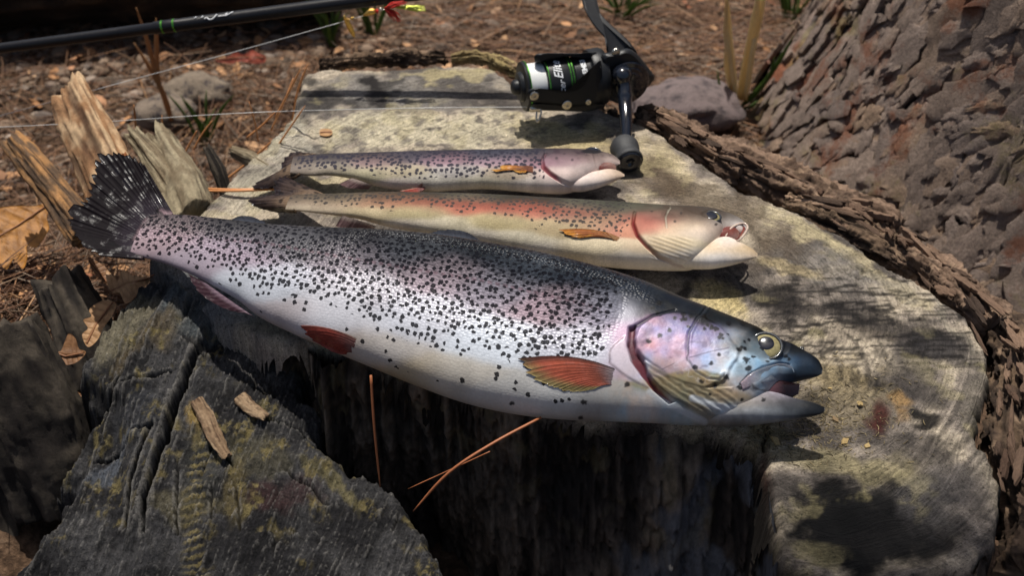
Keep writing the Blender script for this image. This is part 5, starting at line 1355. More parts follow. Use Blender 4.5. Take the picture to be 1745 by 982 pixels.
M_TIN = plain('green_tinsel', (0.62, 0.72, 0.12), 0.2, 0.6, 0.5, 60, 1.0, 60)
lure = thing('fishing_lure', LP(640, 20), 'gold spinner lure with red feathers and a glittering yellow tail', 'fishing lure')
def sp(name, pts, rr, mat, parent=lure, flat=1.0, n=12):
    return MB().tube(smooth_poly([LP(*q) for q in pts], 6), np.interp(np.linspace(0, 1, (len(pts) - 1) * 6 + 1), np.linspace(0, 1, len(rr)), rr), n, (0, 1, 0), flat=flat).build(name, mat, parent)
sp('wire_shaft', [(578, 38), (620, 26), (660, 14)], [.035], M_CHR)
sp('spinner_blade', [(586, 27), (593, 40), (600, 54), (604, 63)], [.06, .2, .22, .18, .05], M_GOLD, flat=.35)
sp('bead', [(590, 34.5), (593, 33.5), (596, 32.5)], [.03, .14, .03], M_GOLD)
sp('bead', [(597, 32), (600, 31), (603, 30)], [.03, .15, .03], M_GOLD)
sp('lure_body', [(619, 26), (628, 21.5), (636, 18.5), (640, 17)], [.05, .18, .26, .22, .1], M_GOLD)
sp('bead', [(640, 18), (642.5, 18), (645, 17)], [.05, .2, .05], M_RED)
sp('swivel', [(645, 17), (649, 16), (652, 15.5)], [.06, .13, .06], M_CHR)
fe = MB()
for k in range(46):
    a = LP(656 + random.uniform(-1, 1), 14 + random.uniform(-1, 1), random.uniform(-.1, .1))
    e = (random.uniform(676, 694), random.uniform(0, 6)) if k % 2 else (random.uniform(672, 686), random.uniform(26, 38))
    b = LP(*e, random.uniform(-.5, .5)); m = (a + b) / 2 + np.array([random.uniform(-.1, .2), random.uniform(-.2, .2), random.uniform(-.05, .15)])
    fe.tube(smooth_poly([a, m, b], 4), np.linspace(.06, .015, 9), 4, (0, 1, 0))
fe.build('feather', M_RED, lure)
ti = MB()
for k in range(26):
    a = LP(672, 11, random.uniform(-.1, .1)); b = LP(random.uniform(705, 726), 14 + random.uniform(-5, 5), random.uniform(-.3, .3))
    p = resample(np.array([a, b]), 14); p[1:] += np.array([[0, random.uniform(-.06, .06), random.uniform(-.07, .07)] for _ in range(13)])
    ti.tube(p, .035, 3, (0, 1, 0.2))
ti.build('tinsel', M_TIN, lure)
# ================================================================== THE PINE, THE LITTER AND WHAT GROWS AROUND
TC = np.array([53.5, 43.0])
def trunk_r(th, z):
    r = 21.0 + 9.5 * np.exp(-np.maximum(z, 0) / 20) - 0.015 * z
    return r + 1.6 * np.sin(th * 3 + 0.8) * np.exp(-z / 30)
def trunk_pt(th, z, off=0.0):
    r = trunk_r(th, z) + off
    return np.stack([TC[0] + 0.14 * z + r * np.cos(th), TC[1] + 0.02 * z + r * np.sin(th), z], -1)
BARKTINT = [(0.0, tuple(lin(138, 122, 112))), (0.4, tuple(lin(168, 148, 134))), (0.7, tuple(lin(150, 134, 125))), (1.0, tuple(lin(172, 146, 124)))]
def plate_mat():
    t = NT('pine_bark_plate')
    c = t.coord()
    pos = t.n('Mapping', Vector=t.n('NewGeometry').outputs['Position'], Scale=(100, 100, 100)).outputs[0]
    base = t.ramp(t.n('ObjectInfo').outputs['Random'], BARKTINT)
    n = t.noise(pos, 0.55, 7, 0.72); n2 = t.noise(pos, 5.0, 6, 0.72); n3 = t.noise(pos, 20.0, 3, 0.6)
    f = t.math('MULTIPLY', t.math('MULTIPLY_ADD', n.outputs[0], 1.6, 0.15), t.math('MULTIPLY', t.math('MULTIPLY_ADD', n2.outputs[0], 2.2, -0.1), t.math('MULTIPLY_ADD', n3.outputs[0], 0.8, 0.6)))
    base = t.n('VectorMath', dict(operation='SCALE'), Vector=base, Scale=f).outputs[0]
    rust = t.noise(t.n('VectorMath', i0=pos, i1=(31.0, 7.0, 3.0)).outputs[0], 0.16, 6, 0.7)
    base = t.mix(base, tuple(lin(142, 84, 56)), t.ramp(rust.outputs[0], [(0.52, 0), (0.61, 0.7)]))
    lich = t.noise(t.n('VectorMath', i0=pos, i1=(3.0, 57.0, 13.0)).outputs[0], 0.14, 7, 0.75)
    base = t.mix(base, tuple(lin(140, 128, 84)), t.ramp(lich.outputs[0], [(0.56, 0), (0.66, 0.7)]))
    return t.out(Base_Color=base, Roughness=0.92, Specular_IOR_Level=0.2, Normal=t.bump(t.math('ADD', n2.outputs[0], t.math('MULTIPLY', n3.outputs[0], .5)), 1.0, 0.003))
M_PLATE = plate_mat()
M_TRUNK = vcol_mat('pine_bark', 0.92, 2.2, 0.45, 1.0, 0.003)

shapes = []
def build_pine():
    pine = thing('pine_tree', (TC[0], TC[1], 0), 'thick pine trunk with flaking grey and rust bark plates behind the stump', 'tree')
    nt, nz = 520, 420
    th = np.linspace(0, 2 * math.pi, nt, endpoint=False)[None]; z = np.r_[np.linspace(-6, 55, 300), np.linspace(56, 520, nz - 300)][:, None]
    q = th * 26; zz = z + q * 0.25
    w = 0.6 * fbm(q / 4, zz / 5, o=3, seed=701)
    lay = fbm(q / 3.2 + w, zz / 5.5 + w, o=5, seed=702)
    step = np.floor(lay * 7) / 7 * 0.7 + lay * 0.3                     # flakes lying on one another
    off = 0.9 * step + 0.7 * (ridged(q / 6 + w, zz / 16, o=3, seed=703) - 0.4) + 0.2 * fbm(q, zz, o=3, seed=704)
    v = trunk_pt(th + 0 * z, z + 0 * th, off)
    n = fbm(q / 2, zz / 3, o=5, seed=705)
    c = mixc(lin(104, 92, 88) + 0 * off[..., None], lin(156, 136, 124), sm(-0.3, 0.3, n))
    c = mixc(c, lin(158, 96, 66), 0.85 * sm(0.0, 0.3, fbm(q / 4, zz / 6, o=4, seed=706)))
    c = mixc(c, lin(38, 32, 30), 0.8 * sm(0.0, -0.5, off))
    c = mixc(c, lin(150, 140, 92), 0.5 * sm(0.22, 0.4, fbm(q / 4 + 9, zz / 7, o=4, seed=707)))
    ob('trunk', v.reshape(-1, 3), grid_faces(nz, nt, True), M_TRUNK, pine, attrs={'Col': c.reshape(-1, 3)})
    # bark plates: a few shapes shared by many plates
    for k in range(12):
        m = 30
        a = np.linspace(0, 2 * math.pi, m, endpoint=False)
        r = 0.85 + 0.75 * fbm(np.cos(a) * 1.5 + k * 5, np.sin(a) * 1.5, o=4, seed=720 + k) + 0.07 * rng.normal(size=m)
        o = np.stack([r * np.cos(a) * 0.62, r * np.sin(a)], 1)
        def hgt(q, z0): return np.c_[q, z0 + 0.16 * fbm(q[:, 0] * 1.8 + k, q[:, 1] * 1.8, o=3, seed=740 + k)]
        rows = [np.c_[o * 0.95, np.full(m, -0.3)], hgt(o, .09), hgt(o * .94, .125), hgt(o * .7, .15), hgt(o * .38, .18)]
        v = np.concatenate(rows + [hgt(np.zeros((1, 2)), .19)])
        j = np.arange(m); j2 = (j + 1) % m
        f = [grid_faces(5, m, True), np.stack([4 * m + j, 4 * m + j2, np.full(m, 5 * m)], 1)]
        me = mesh_data('bark_plate', v * S, f, smooth=True); me.set_sharp_from_angle(angle=R(40)); me.materials.append(M_PLATE); shapes.append(me)
    cam2 = CAM[:2] - TC
    n = 0; tries = 0; taken = []
    while n < 300 and tries < 30000:
        tries += 1
        z = rng.uniform(2, 50); t = rng.uniform(math.pi * 0.82, math.pi * 1.75)
        p = trunk_pt(np.array(t), np.array(z), rng.uniform(.1, .6))
        x, y = proj(p)
        if not (1240 < x < 1790 and -30 < y < 620): continue
        s = 1.0 + 2.6 * rng.random() ** 1.7
        if any((x - a) ** 2 + (y - b) ** 2 < (6.2 * (s + c)) ** 2 for a, b, c in taken): continue
        taken.append((x, y, s))
        pu = trunk_pt(np.array(t), np.array(z + .5), 0.35) - trunk_pt(np.array(t), np.array(z), .35); pu /= np.linalg.norm(pu)
        nr = np.array([math.cos(t), math.sin(t), 0.25]); nr -= pu * (nr @ pu); nr /= np.linalg.norm(nr)
        tg = np.cross(pu, nr)
        lean = rng.normal(-0.45, 0.35)
        a1 = tg * math.cos(lean) + pu * math.sin(lean); b1 = np.cross(nr, a1)
        nr2 = nr + 0.045 * rng.normal(size=3); nr2 /= np.linalg.norm(nr2)
        a1 -= nr2 * (a1 @ nr2); a1 /= np.linalg.norm(a1); b1 = np.cross(nr2, a1)
        o = bpy.data.objects.new('bark_plate', shapes[n % 12]); COL.objects.link(o); o.parent = pine
        from mathutils import Matrix
        sx, sy, sz = s * rng.uniform(.8, 1.15), s * rng.uniform(1.0, 1.8), rng.uniform(0.75, 1.3)
        M = Matrix([[a1[k] * sx, b1[k] * sy, nr2[k] * sz, (p[k] - (TC[k] if k < 2 else 0)) * S] for k in range(3)] + [[0, 0, 0, 1]])
        o.matrix_local = M
        n += 1
    # a bough added out of view to shade the front of the stump
    b0 = trunk_pt(np.array(math.pi), np.array(150.0))
    path = smooth_poly([b0 + np.array([3, 0, 0]), (22, 19, 156), (-12, 12.5, 158), (-50, 12, 152)], 10)
    bg = ob('shade_bough', *shade_bough_mesh(path), M_TRUNK, pine)
    bg.data.attributes.new('Col', 'FLOAT_COLOR', 'POINT').data.foreach_set('color', np.tile([0.12, 0.09, 0.075, 1], len(bg.data.vertices)))
    st, dr = [], []
    for k in range(900):
        q = path[rng.integers(6, len(path))] + np.array([rng.normal(0, 4), rng.normal(-3, 4.6), rng.normal(0, 4)])
        ax = rng.normal(size=3); ax /= np.linalg.norm(ax)
        for i in range(10):
            d = ax * 0.6 + rng.normal(size=3) * 0.6; st.append(q); dr.append(d / np.linalg.norm(d))
    st, dr = np.array(st), np.array(dr)
    v, f = needles(st, dr, rng.uniform(6, 11, len(st)), rng.normal(0, .05, (len(st), 2)), np.full(len(st), .075))
    g = ob('needles', v, f, plain('shade_bough_needles', (0.045, 0.085, 0.028), .5), bg); g['kind'] = 'stuff'  # unseen needle mass, added to thicken the shade on the stump
    return pine
def shade_bough_mesh(path):
    mb = MB().tube(path, np.linspace(2.2, .5, len(path)), 12, (0, 0, 1))
    return np.concatenate(mb.v), [np.concatenate(q) for q in mb.f.values() if q]


# ------------------------------------------------------------------ gravel and stones
def rand_mat(name, stops, rough=0.8, nscale=3.0, bump=0.5, obj=False):
    t = NT(name); c = t.coord()
    rnd = t.n('ObjectInfo').outputs['Random'] if obj else t.n('NewGeometry').outputs['Random Per Island']
    n = t.noise(c, nscale, 6, 0.68)
    base = t.n('VectorMath', dict(operation='SCALE'), Vector=t.ramp(rnd, stops), Scale=t.math('MULTIPLY_ADD', n.outputs[0], 1.2, 0.4)).outputs[0]
    return t.out(Base_Color=base, Roughness=rough, Specular_IOR_Level=0.3, Normal=t.bump(n.outputs[0], bump, 0.001))
ST = [(0, tuple(lin(58, 48, 40))), (.25, tuple(lin(104, 86, 70))), (.5, tuple(lin(136, 116, 98))), (.7, tuple(lin(88, 78, 72))), (.9, tuple(lin(152, 136, 122))), (1, tuple(lin(112, 82, 62)))]
M_STONE = rand_mat('pebble_stone', ST, 0.85, 2.0, 0.6)
M_STONE1 = rand_mat('single_stone', ST, 0.85, 2.0, 0.6, True)

def ico(sub):
    import bmesh
    bm = bmesh.new(); bmesh.ops.create_icosphere(bm, subdivisions=sub, radius=1.0)
    v = np.array([q.co[:] for q in bm.verts]); f = np.array([[q.index for q in p.verts] for p in bm.faces]); bm.free()
    return v, f
IV, IF = ico(2); IV3, IF3 = ico(4)

def stone_shape(c, r, sq, seed, V=IV, amp=0.28):
    d = 1 + amp * fbm(V[:, 0] * 1.3 + seed * 7.1, V[:, 1] * 1.3 - seed, V[:, 2] * 1.3, o=3, seed=seed)
    a = rng.uniform(0, 6.3); ca, sa = math.cos(a), math.sin(a)
    v = V * d[:, None] * np.array([1, rng.uniform(.6, .95), sq])
    return np.stack([v[:, 0] * ca - v[:, 1] * sa, v[:, 0] * sa + v[:, 1] * ca, v[:, 2]], 1) * r + np.asarray(c)

def gravel():
    V, F = [], []
    n = 0
    for k in range(5600):
        px = rng.uniform(-60, 1500); py = rng.uniform(-60, 330) if k % 3 else rng.uniform(-60, 150)
        if px > 760 and rng.random() < 0.72: continue
        p = P(px, py, 1.0)
        if poly_sd(np.array([p[0]]), np.array([p[1]]), MAIN)[0] > -2: continue
        r = rng.gamma(2.0, 0.17) + 0.16
        z = float(ground_z(p[0], p[1]))
        V.append(stone_shape((p[0], p[1], z + r * .12), r, rng.uniform(.4, .7), k % 50)); F.append(IF + n); n += len(IV)
    o = ob('gravel', np.concatenate(V), np.concatenate(F), M_STONE)
    tag(o, 'grey and tan gravel scattered over the soil', None, None, 'stuff')
gravel()
STONES = [(612, 78, 1.2, 'tan pebble below the gold lure tail, nearest the stump edge'), (545, 84, 1.4, 'wide grey pebble above the far left corner of the stump'), (800, 66, 1.1, 'pale pebble half sunk in needles above the middle of the stump rim'), (470, 62, 1.3, 'brown pebble right of the red fallen leaf'),
          (775, 22, 1.3, 'pinkish pebble at the top edge right of the lure tail'), (410, 66, 1.5, 'long grey pebble just above the red fallen leaf'), (320, 82, 1.2, 'pebble between the rod and the forked dry stem'), (60, 120, 1.2, 'pebble left of the tallest splinter'), (150, 110, 1.0, 'small pebble just above the tallest splinter'), (240, 96, 1.0, 'small pebble touching the forked dry stem on its left'), (930, 12, 1.3, 'flat pebble left of the reel stem at the top edge'), (1120, 10, 1.8, 'large pale stone at the top edge right of the reel stem')]
sv = []
for k in range(5):
    me = mesh_data('pebble', stone_shape((0, 0, 0), 1.0, .55, 80 + k, IV3, .3) * S, IF3); me.materials.append(M_STONE1); sv.append(me)
for k, (x, y, r, lab) in enumerate(STONES):
    p = P(x, y, 0.6); z = float(ground_z(p[0], p[1]))
    o = bpy.data.objects.new('pebble', sv[k % 5]); COL.objects.link(o)
    o.location = (p[0] * S, p[1] * S, (z + r * .2) * S); o.scale = (r * .72, r * .72, r * .66); o.rotation_euler = (0, 0, rng.uniform(0, 6))
    tag(o, lab, 'stone', 'pebbles on the soil')
def rock(px, py, z, r, sc, col, label, seed):
    t = NT('rock_surface'); c = t.coord()
    n = t.noise(c, 0.9, 6, .65); n2 = t.noise(c, 5.0, 4, .6)
    b = t.ramp(n.outputs[0], [(0.36, tuple(lin(58, 50, 52))), (0.47, tuple(np.asarray(lin(col)) * .8)), (0.6, tuple(lin(col)))])
    m = t.out(Base_Color=b, Roughness=.9, Normal=t.bump(t.math('ADD', n.outputs[0], n2.outputs[0]), .8, .003))
    p = P(px, py, z); gz = float(ground_z(p[0], p[1]))
    d = 1 + .34 * fbm(IV3[:, 0] * 1.7 + seed, IV3[:, 1] * 1.7, IV3[:, 2] * 1.7, o=6, seed=seed, g=.6)
    v = IV3 * d[:, None] * np.asarray(sc) * r + np.array([p[0], p[1], max(gz, z - r * sc[2] * .3)])
    tag(ob('rock', v, IF3, m, loc=(p[0], p[1], gz)), label, 'rock')
rock(1170, 170, 3.4, 5.4, (1.0, .75, .36), (112, 98, 96), 'flat mauve rock with dark blotches between the reel and the pine', 801)
rock(335, 150, 2.0, 3.6, (1.0, .8, .6), (128, 114, 98), 'pale speckled rock behind the forked dry stem', 811)
rock(282, 186, 2.0, 3.2, (1.0, .8, .55), (122, 108, 94), 'lower pale rock at the foot of the forked dry stem', 821)

# ------------------------------------------------------------------ pine needles
NEED = [(0, tuple(lin(66, 46, 36))), (.3, tuple(lin(108, 78, 58))), (.55, tuple(lin(138, 102, 74))), (.75, tuple(lin(96, 76, 62))), (.9, tuple(lin(128, 112, 96))), (1, tuple(lin(166, 128, 92)))]
M_NEED = rand_mat('dry_needle', NEED, 0.55, 6.0, 0.2)
def needles(start, dirs, length, sag, r, seg=4):
    """many thin curved needles at once -> verts, faces"""
    n = len(start); t = np.linspace(0, 1, seg + 1)[None, :, None]
    up = np.array([0, 0, 1.0])
    side = np.cross(dirs, up); side /= np.linalg.norm(side, axis=1)[:, None] + 1e-9
    nrm = np.cross(side, dirs)
    c = start[:, None] + dirs[:, None] * length[:, None, None] * t + (side * sag[:, :1] + nrm * sag[:, 1:])[:, None] * (4 * t * (1 - t)) * length[:, None, None]
    rad = (r[:, None] * np.array([.8, 1, 1, .9, .35])[None, :seg + 1])[..., None]
    k = [c + rad * (math.cos(a) * side[:, None] + math.sin(a) * nrm[:, None]) for a in (0, 2.1, 4.2)]
    v = np.stack(k, 2).reshape(n, -1, 3)
    f = grid_faces(seg + 1, 3, True)
    F = (f[None] + (np.arange(n) * (seg + 1) * 3)[:, None, None]).reshape(-1, 4)
    return v.reshape(-1, 3), F
pine = build_pine()
def litter(n, box, zf, flat=0.12, lmin=5, lmax=11, r=0.055, ang=None, asd=3):
    px = rng.uniform(box[0], box[1], n); py = rng.uniform(box[2], box[3], n)
    p = P(px, py, zf if np.isscalar(zf) else 1.0)
    keep = poly_sd(p[:, 0], p[:, 1], MAIN) < -1.5; p = p[keep]; n = len(p)
    if not np.isscalar(zf): p[:, 2] = ground_z(p[:, 0], p[:, 1]) + rng.uniform(0.1, 1.0, n)
    else: p[:, 2] = ground_z(p[:, 0], p[:, 1]) + rng.uniform(0.1, 1.4, n)
    a = rng.uniform(0, 2 * math.pi, n) if ang is None else rng.normal(ang, asd, n)
    d = np.stack([np.cos(a), np.sin(a), rng.normal(0, flat, n)], 1); d /= np.linalg.norm(d, axis=1)[:, None]
    L = rng.uniform(lmin, lmax, n)
    return needles(p - d * L[:, None] / 2, d, L, rng.normal(0, .05, (n, 2)), rng.uniform(.7, 1.2, n) * r)
def join(parts):
    n = 0; V, F = [], []
    for v, f in parts: V.append(v); F.append(f + n); n += len(v)
    return np.concatenate(V), np.concatenate(F)
v, f = join([litter(4200, (700, 1420, -60, 330), ground_z, r=.065, ang=0.1, asd=.7), litter(2000, (-80, 700, -60, 330), ground_z, r=.055), litter(700, (300, 640, 120, 330), ground_z, .3), litter(700, (-60, 330, 200, 600), 9.0, .3, 5, 10), litter(500, (-40, 200, 330, 760), 10.0, .35, 4, 9)])
tag(ob('pine_litter', v, f, M_NEED), 'brown fallen pine needles matted over the ground round the stump', None, None, 'stuff')

# flakes of bark crumbling off the rim of the stump
M_FLAKE = rand_mat('bark_flake', [(0, tuple(lin(58, 46, 38))), (.4, tuple(lin(96, 76, 62))), (.75, tuple(lin(126, 102, 84))), (.9, tuple(lin(80, 60, 48))), (1, tuple(lin(170, 142, 118)))], .9, 5.0, .9, True)
def flakes():
    line = resample(smooth_poly(P(*np.array([(1090, 200), (1150, 228), (1215, 266), (1300, 300), (1380, 340), (1460, 374), (1540, 420), (1610, 480), (1680, 545), (1725, 620), (1738, 720), (1735, 800), (1752, 880)]).T, H - .2), 6), 400)
    t_ = np.gradient(line, axis=0)
    own = []
    for me in shapes:
        q = me.copy(); q.name = 'bark_flake'; q.materials.clear(); q.materials.append(M_FLAKE); own.append(q)
    for k in range(120):
        i = int(rng.integers(0, 400)); t = t_[i] / np.linalg.norm(t_[i]); out = np.cross([0, 0, 1.0], t); out = out if out @ np.array([1, .6, 0]) > 0 else -out
        w = rng.normal(0.1, .75)
        p = line[i] + out * w + np.array([0, 0, .75 - .35 * w * w + rng.normal(0, .15)])
        nr = np.array([0, 0, 1.0]) + out * (.5 * w - .3) + .13 * rng.normal(size=3); nr /= np.linalg.norm(nr)
        b = t + .16 * rng.normal(size=3); b -= nr * (b @ nr); b /= np.linalg.norm(b); a = np.cross(b, nr)
        sx, sy, sz = rng.uniform(.12, .5), rng.uniform(.5, 1.7), rng.uniform(.4, .9)
        o = bpy.data.objects.new('bark_flake', own[k % 12]); COL.objects.link(o); o.parent = stump
        from mathutils import Matrix
        o.matrix_local = Matrix([[a[j] * sx, b[j] * sy, nr[j] * sz, p[j] * S] for j in range(3)] + [[0, 0, 0, 1]])
flakes()
def leaf_bits():
    V, F, n = [], [], 0
    for k in range(420):
        p = P(rng.uniform(-60, 1400), rng.uniform(-60, 330), 1.0) if k < 300 else P(rng.uniform(-60, 260), rng.uniform(250, 640), 10.0)
        if poly_sd(p[:1], p[1:2], MAIN)[0] > -1.5: continue
        p[2] = ground_z(p[0], p[1]) + rng.uniform(.3, 1.0)
        u = rng.normal(size=3) * np.array([1, 1, .3]); u /= np.linalg.norm(u); w = np.cross(u, [0, 0, 1.0]) + rng.normal(size=3) * .3; w -= u * (u @ w); w /= np.linalg.norm(w); z = np.cross(u, w)
        L = rng.uniform(.5, 1.7); x = np.linspace(-1, 1, 6); hw = (1 - x ** 2) ** .6 * L * rng.uniform(.25, .5) * (1 + .25 * rng.normal(size=6))
        c = p + x[:, None] * L * u + (x ** 2)[:, None] * rng.uniform(-.3, .6) * L * z
        top = np.stack([c - hw[:, None] * w + .2 * hw[:, None] * z, c, c + hw[:, None] * w + .25 * hw[:, None] * z], 1).reshape(-1, 3)
        V += [top + .012 * z, top - .012 * z]; f = grid_faces(6, 3); F += [f + n, f[:, ::-1] + n + 18]; n += 36
    m = rand_mat('dry_leaf_bit', [(0, tuple(lin(120, 84, 58))), (.4, tuple(lin(170, 124, 84))), (.7, tuple(lin(196, 156, 116))), (.9, tuple(lin(150, 88, 62))), (1, tuple(lin(206, 176, 140)))], .7, 4.0, .5)
    tag(ob('leaf_litter', np.concatenate(V), np.concatenate(F), m), 'scraps of dry tan leaves scattered among the needles', None, None, 'stuff')
leaf_bits()
M_NEED1 = plain('single_needle', tuple(lin(196, 134, 82)), .5, 0, .3, 8)
M_NEED2 = plain('shaded_needle', tuple(lin(160, 98, 62)), .5, 0, .3, 8)  # darker copy for needles under the trout, shade put into the colour
def needle(pts, r, label, mat=M_NEED1, pair=0.0, group=None):
    pts = [np.asarray(q) for q in pts]
    mb = MB().tube(smooth_poly(pts, 6), np.interp(np.linspace(0, 1, (len(pts) - 1) * 6 + 1), [0, .1, .85, 1], [.9, 1, .9, .3]) * r, 6, (0, .2, 1))
    if pair:
        mb.tube(smooth_poly([q + np.array([0, -pair * k, 0.0]) for k, q in zip(np.linspace(0.1, 1, len(pts)), pts)], 6), np.interp(np.linspace(0, 1, (len(pts) - 1) * 6 + 1), [0, .1, .85, 1], [.9, 1, .9, .3]) * r, 6, (0, .2, 1))
    return tag(mb.build('pine_needle', mat, None, loc=pts[0]), label, 'pine needle', group)
needle([P(468, 322, H + .45), P(400, 323, H + .5), P(336, 321, H - .3)], .085, 'pale orange needle pair pointing left beside the small trout tails', pair=.3)
needle([PY(632, 640, -9), PY(638, 730, -10), PY(648, 832, -11)], .075, 'brown needle standing upright in the dark cleft under the big trout', M_NEED2)
needle([PY(922, 712, -12), PY(840, 756, -13.5), PY(765, 806, -14.5), PY(704, 872, -15)], .075, 'long curved brown needle slanting out below the big trout', M_NEED2)
needle([PY(835, 770, -13), PY(770, 800, -13), PY(695, 834, -13)], .03, 'hair-thin needle beside the long curved one under the big trout', M_NEED2)
STEMS = [((470, 200), (512, 118), 'long orange needle leaning on the far left corner of the stump, topmost of its bunch'), ((462, 222), (500, 132), 'orange needle crossing the fishing line at the far left stump corner'), ((498, 205), (524, 110), 'steep orange needle rising against the far left corner of the stump'),
         ((232, 235), (228, 178), 'short bent needle standing between the tallest splinter and the grey one'), ((278, 240), (276, 196), 'short upright needle above the grey splinter tip'), ((440, 240), (424, 172), 'thin needle leaning left beside the far left stump corner'), ((310, 270), (336, 222), 'needle slanting up right just beside the grey splinter'),
         ((330, 255), (362, 205), 'needle slanting across the green tuft behind the grey splinter'), ((455, 275), (520, 180), 'long needle lying up the left edge of the sawn face'), ((380, 310), (470, 235), 'long low needle slanting right between splinters and sawn face'), ((420, 235), (470, 190), 'pinkish needle crossing low near the left rim of the sawn face')]
for k, (a, b, lab) in enumerate(STEMS):
    y = 17 + (k % 4) * 1.2
    p, q = PY(*map(np.array, map(float, a)), y), PY(*map(np.array, map(float, b)), y + rng.uniform(-1, 1))
    needle([p, (p + q) / 2 + rng.normal(0, .12, 3), q], rng.uniform(.06, .09), lab, M_NEED1, group='needles poking up left of the stump')

# ------------------------------------------------------------------ grasses and dry stems
M_STRAW = plain('straw', tuple(lin(240, 214, 156)), .55, 0, .2, 5, thin=.3)
M_STRAW2 = plain('dry_stem', tuple(lin(176, 132, 88)), .6, 0, .3, 5, thin=.4)
M_GREEN = plain('green_grass', tuple(lin(84, 108, 46)), .5, 0, .35, 5, thin=.5)
def blade(pts, w, mat, parent, flat=.35, name='blade'):
    p = smooth_poly([np.asarray(q) for q in pts], 6)
    return MB().tube(p, np.interp(np.linspace(0, 1, len(p)), [0, .15, .7, 1], [.6, 1, .8, .12]) * w, 8, (0, 1, 0), flat=flat).build(name, mat, parent)
def G(x, y, yy): return PY(np.array(float(x)), np.array(float(y)), yy)
gy = float(P(1262, 172, 2)[1])
tuft = thing('grass_tuft', P(1262, 172, 2), 'tall straw-coloured dry grass growing between reel and pine', 'grass')
for pts, w in (([(1252, 172), (1246, 110), (1240, 40), (1238, -30)], .42), ([(1256, 172), (1243, 90), (1237, 50), (1242, -30)], .3), ([(1262, 170), (1272, 110), (1285, 40), (1296, -30)], .5), ([(1266, 170), (1278, 100), (1296, 20), (1304, -30)], .4), ([(1270, 172), (1282, 90), (1290, 40), (1288, -20)], .3), ([(1250, 168), (1238, 120), (1235, 80)], .22)):
    blade([G(a, b, gy + rng.uniform(-.8, .8)) for a, b in pts], w, M_STRAW, tuft)
for pts, w in (([(1268, 178), (1296, 150), (1330, 100), (1352, 60)], .3), ([(1262, 182), (1310, 130), (1320, 96)], .25), ([(1250, 184), (1230, 160), (1222, 120)], .2), ([(1275, 185), (1310, 160), (1340, 128)], .25), ([(1265, 186), (1300, 172), (1330, 150)], .22)):
    blade([G(a, b, gy + rng.uniform(-1, .5)) for a, b in pts], w, M_GREEN, tuft)
dy = float(P(292, 205, 2)[1])
ds = thing('dry_stem', P(292, 205, 2), 'forked tan dry plant stem standing left among the gravel', 'plant')
blade([G(292, 205, dy), G(278, 160, dy), G(258, 120, dy), G(228, 72, dy)], .32, M_STRAW2, ds, .9, 'stalk')
blade([G(276, 158, dy), G(262, 110, dy), G(248, 60, dy), G(232, 12, dy)], .26, M_STRAW2, ds, .9, 'stalk')
blade([G(268, 138, dy), G(267, 90, dy), G(266, 30, dy)], .26, M_STRAW2, ds, .9, 'stalk')
def green_tuft(px, py, n, h, label, z=1.0, spread=.5):
    p = P(px, py, z); p[2] = ground_z(p[0], p[1])
    g = thing('grass_tuft', p, label, 'grass')
    for k in range(n):
        a = rng.uniform(0, 6.3); l = h * rng.uniform(.6, 1.2); s = rng.uniform(.15, spread)
        d = np.array([math.cos(a) * s, math.sin(a) * s, 1.0])
        b = p + np.array([rng.normal(0, .4), rng.normal(0, .4), 0])
        blade([b, b + d * l * .5, b + d * l * .85 + np.array([d[0], d[1], -.2]) * l * .25], .17, M_GREEN, g)
green_tuft(352, 236, 9, 6.0, 'green grass tuft behind the grey splinter')
green_tuft(566, 66, 12, 8.0, 'green grass tuft under the gold lure')
green_tuft(636, 50, 10, 8.0, 'green grass tuft beyond the red feathers of the lure')
green_tuft(1060, 20, 16, 6.0, 'wide green tuft on the needle litter above the reel', spread=1.3)
green_tuft(1350, 30, 14, 9.0, 'green tuft growing against the left flank of the pine', spread=.8)

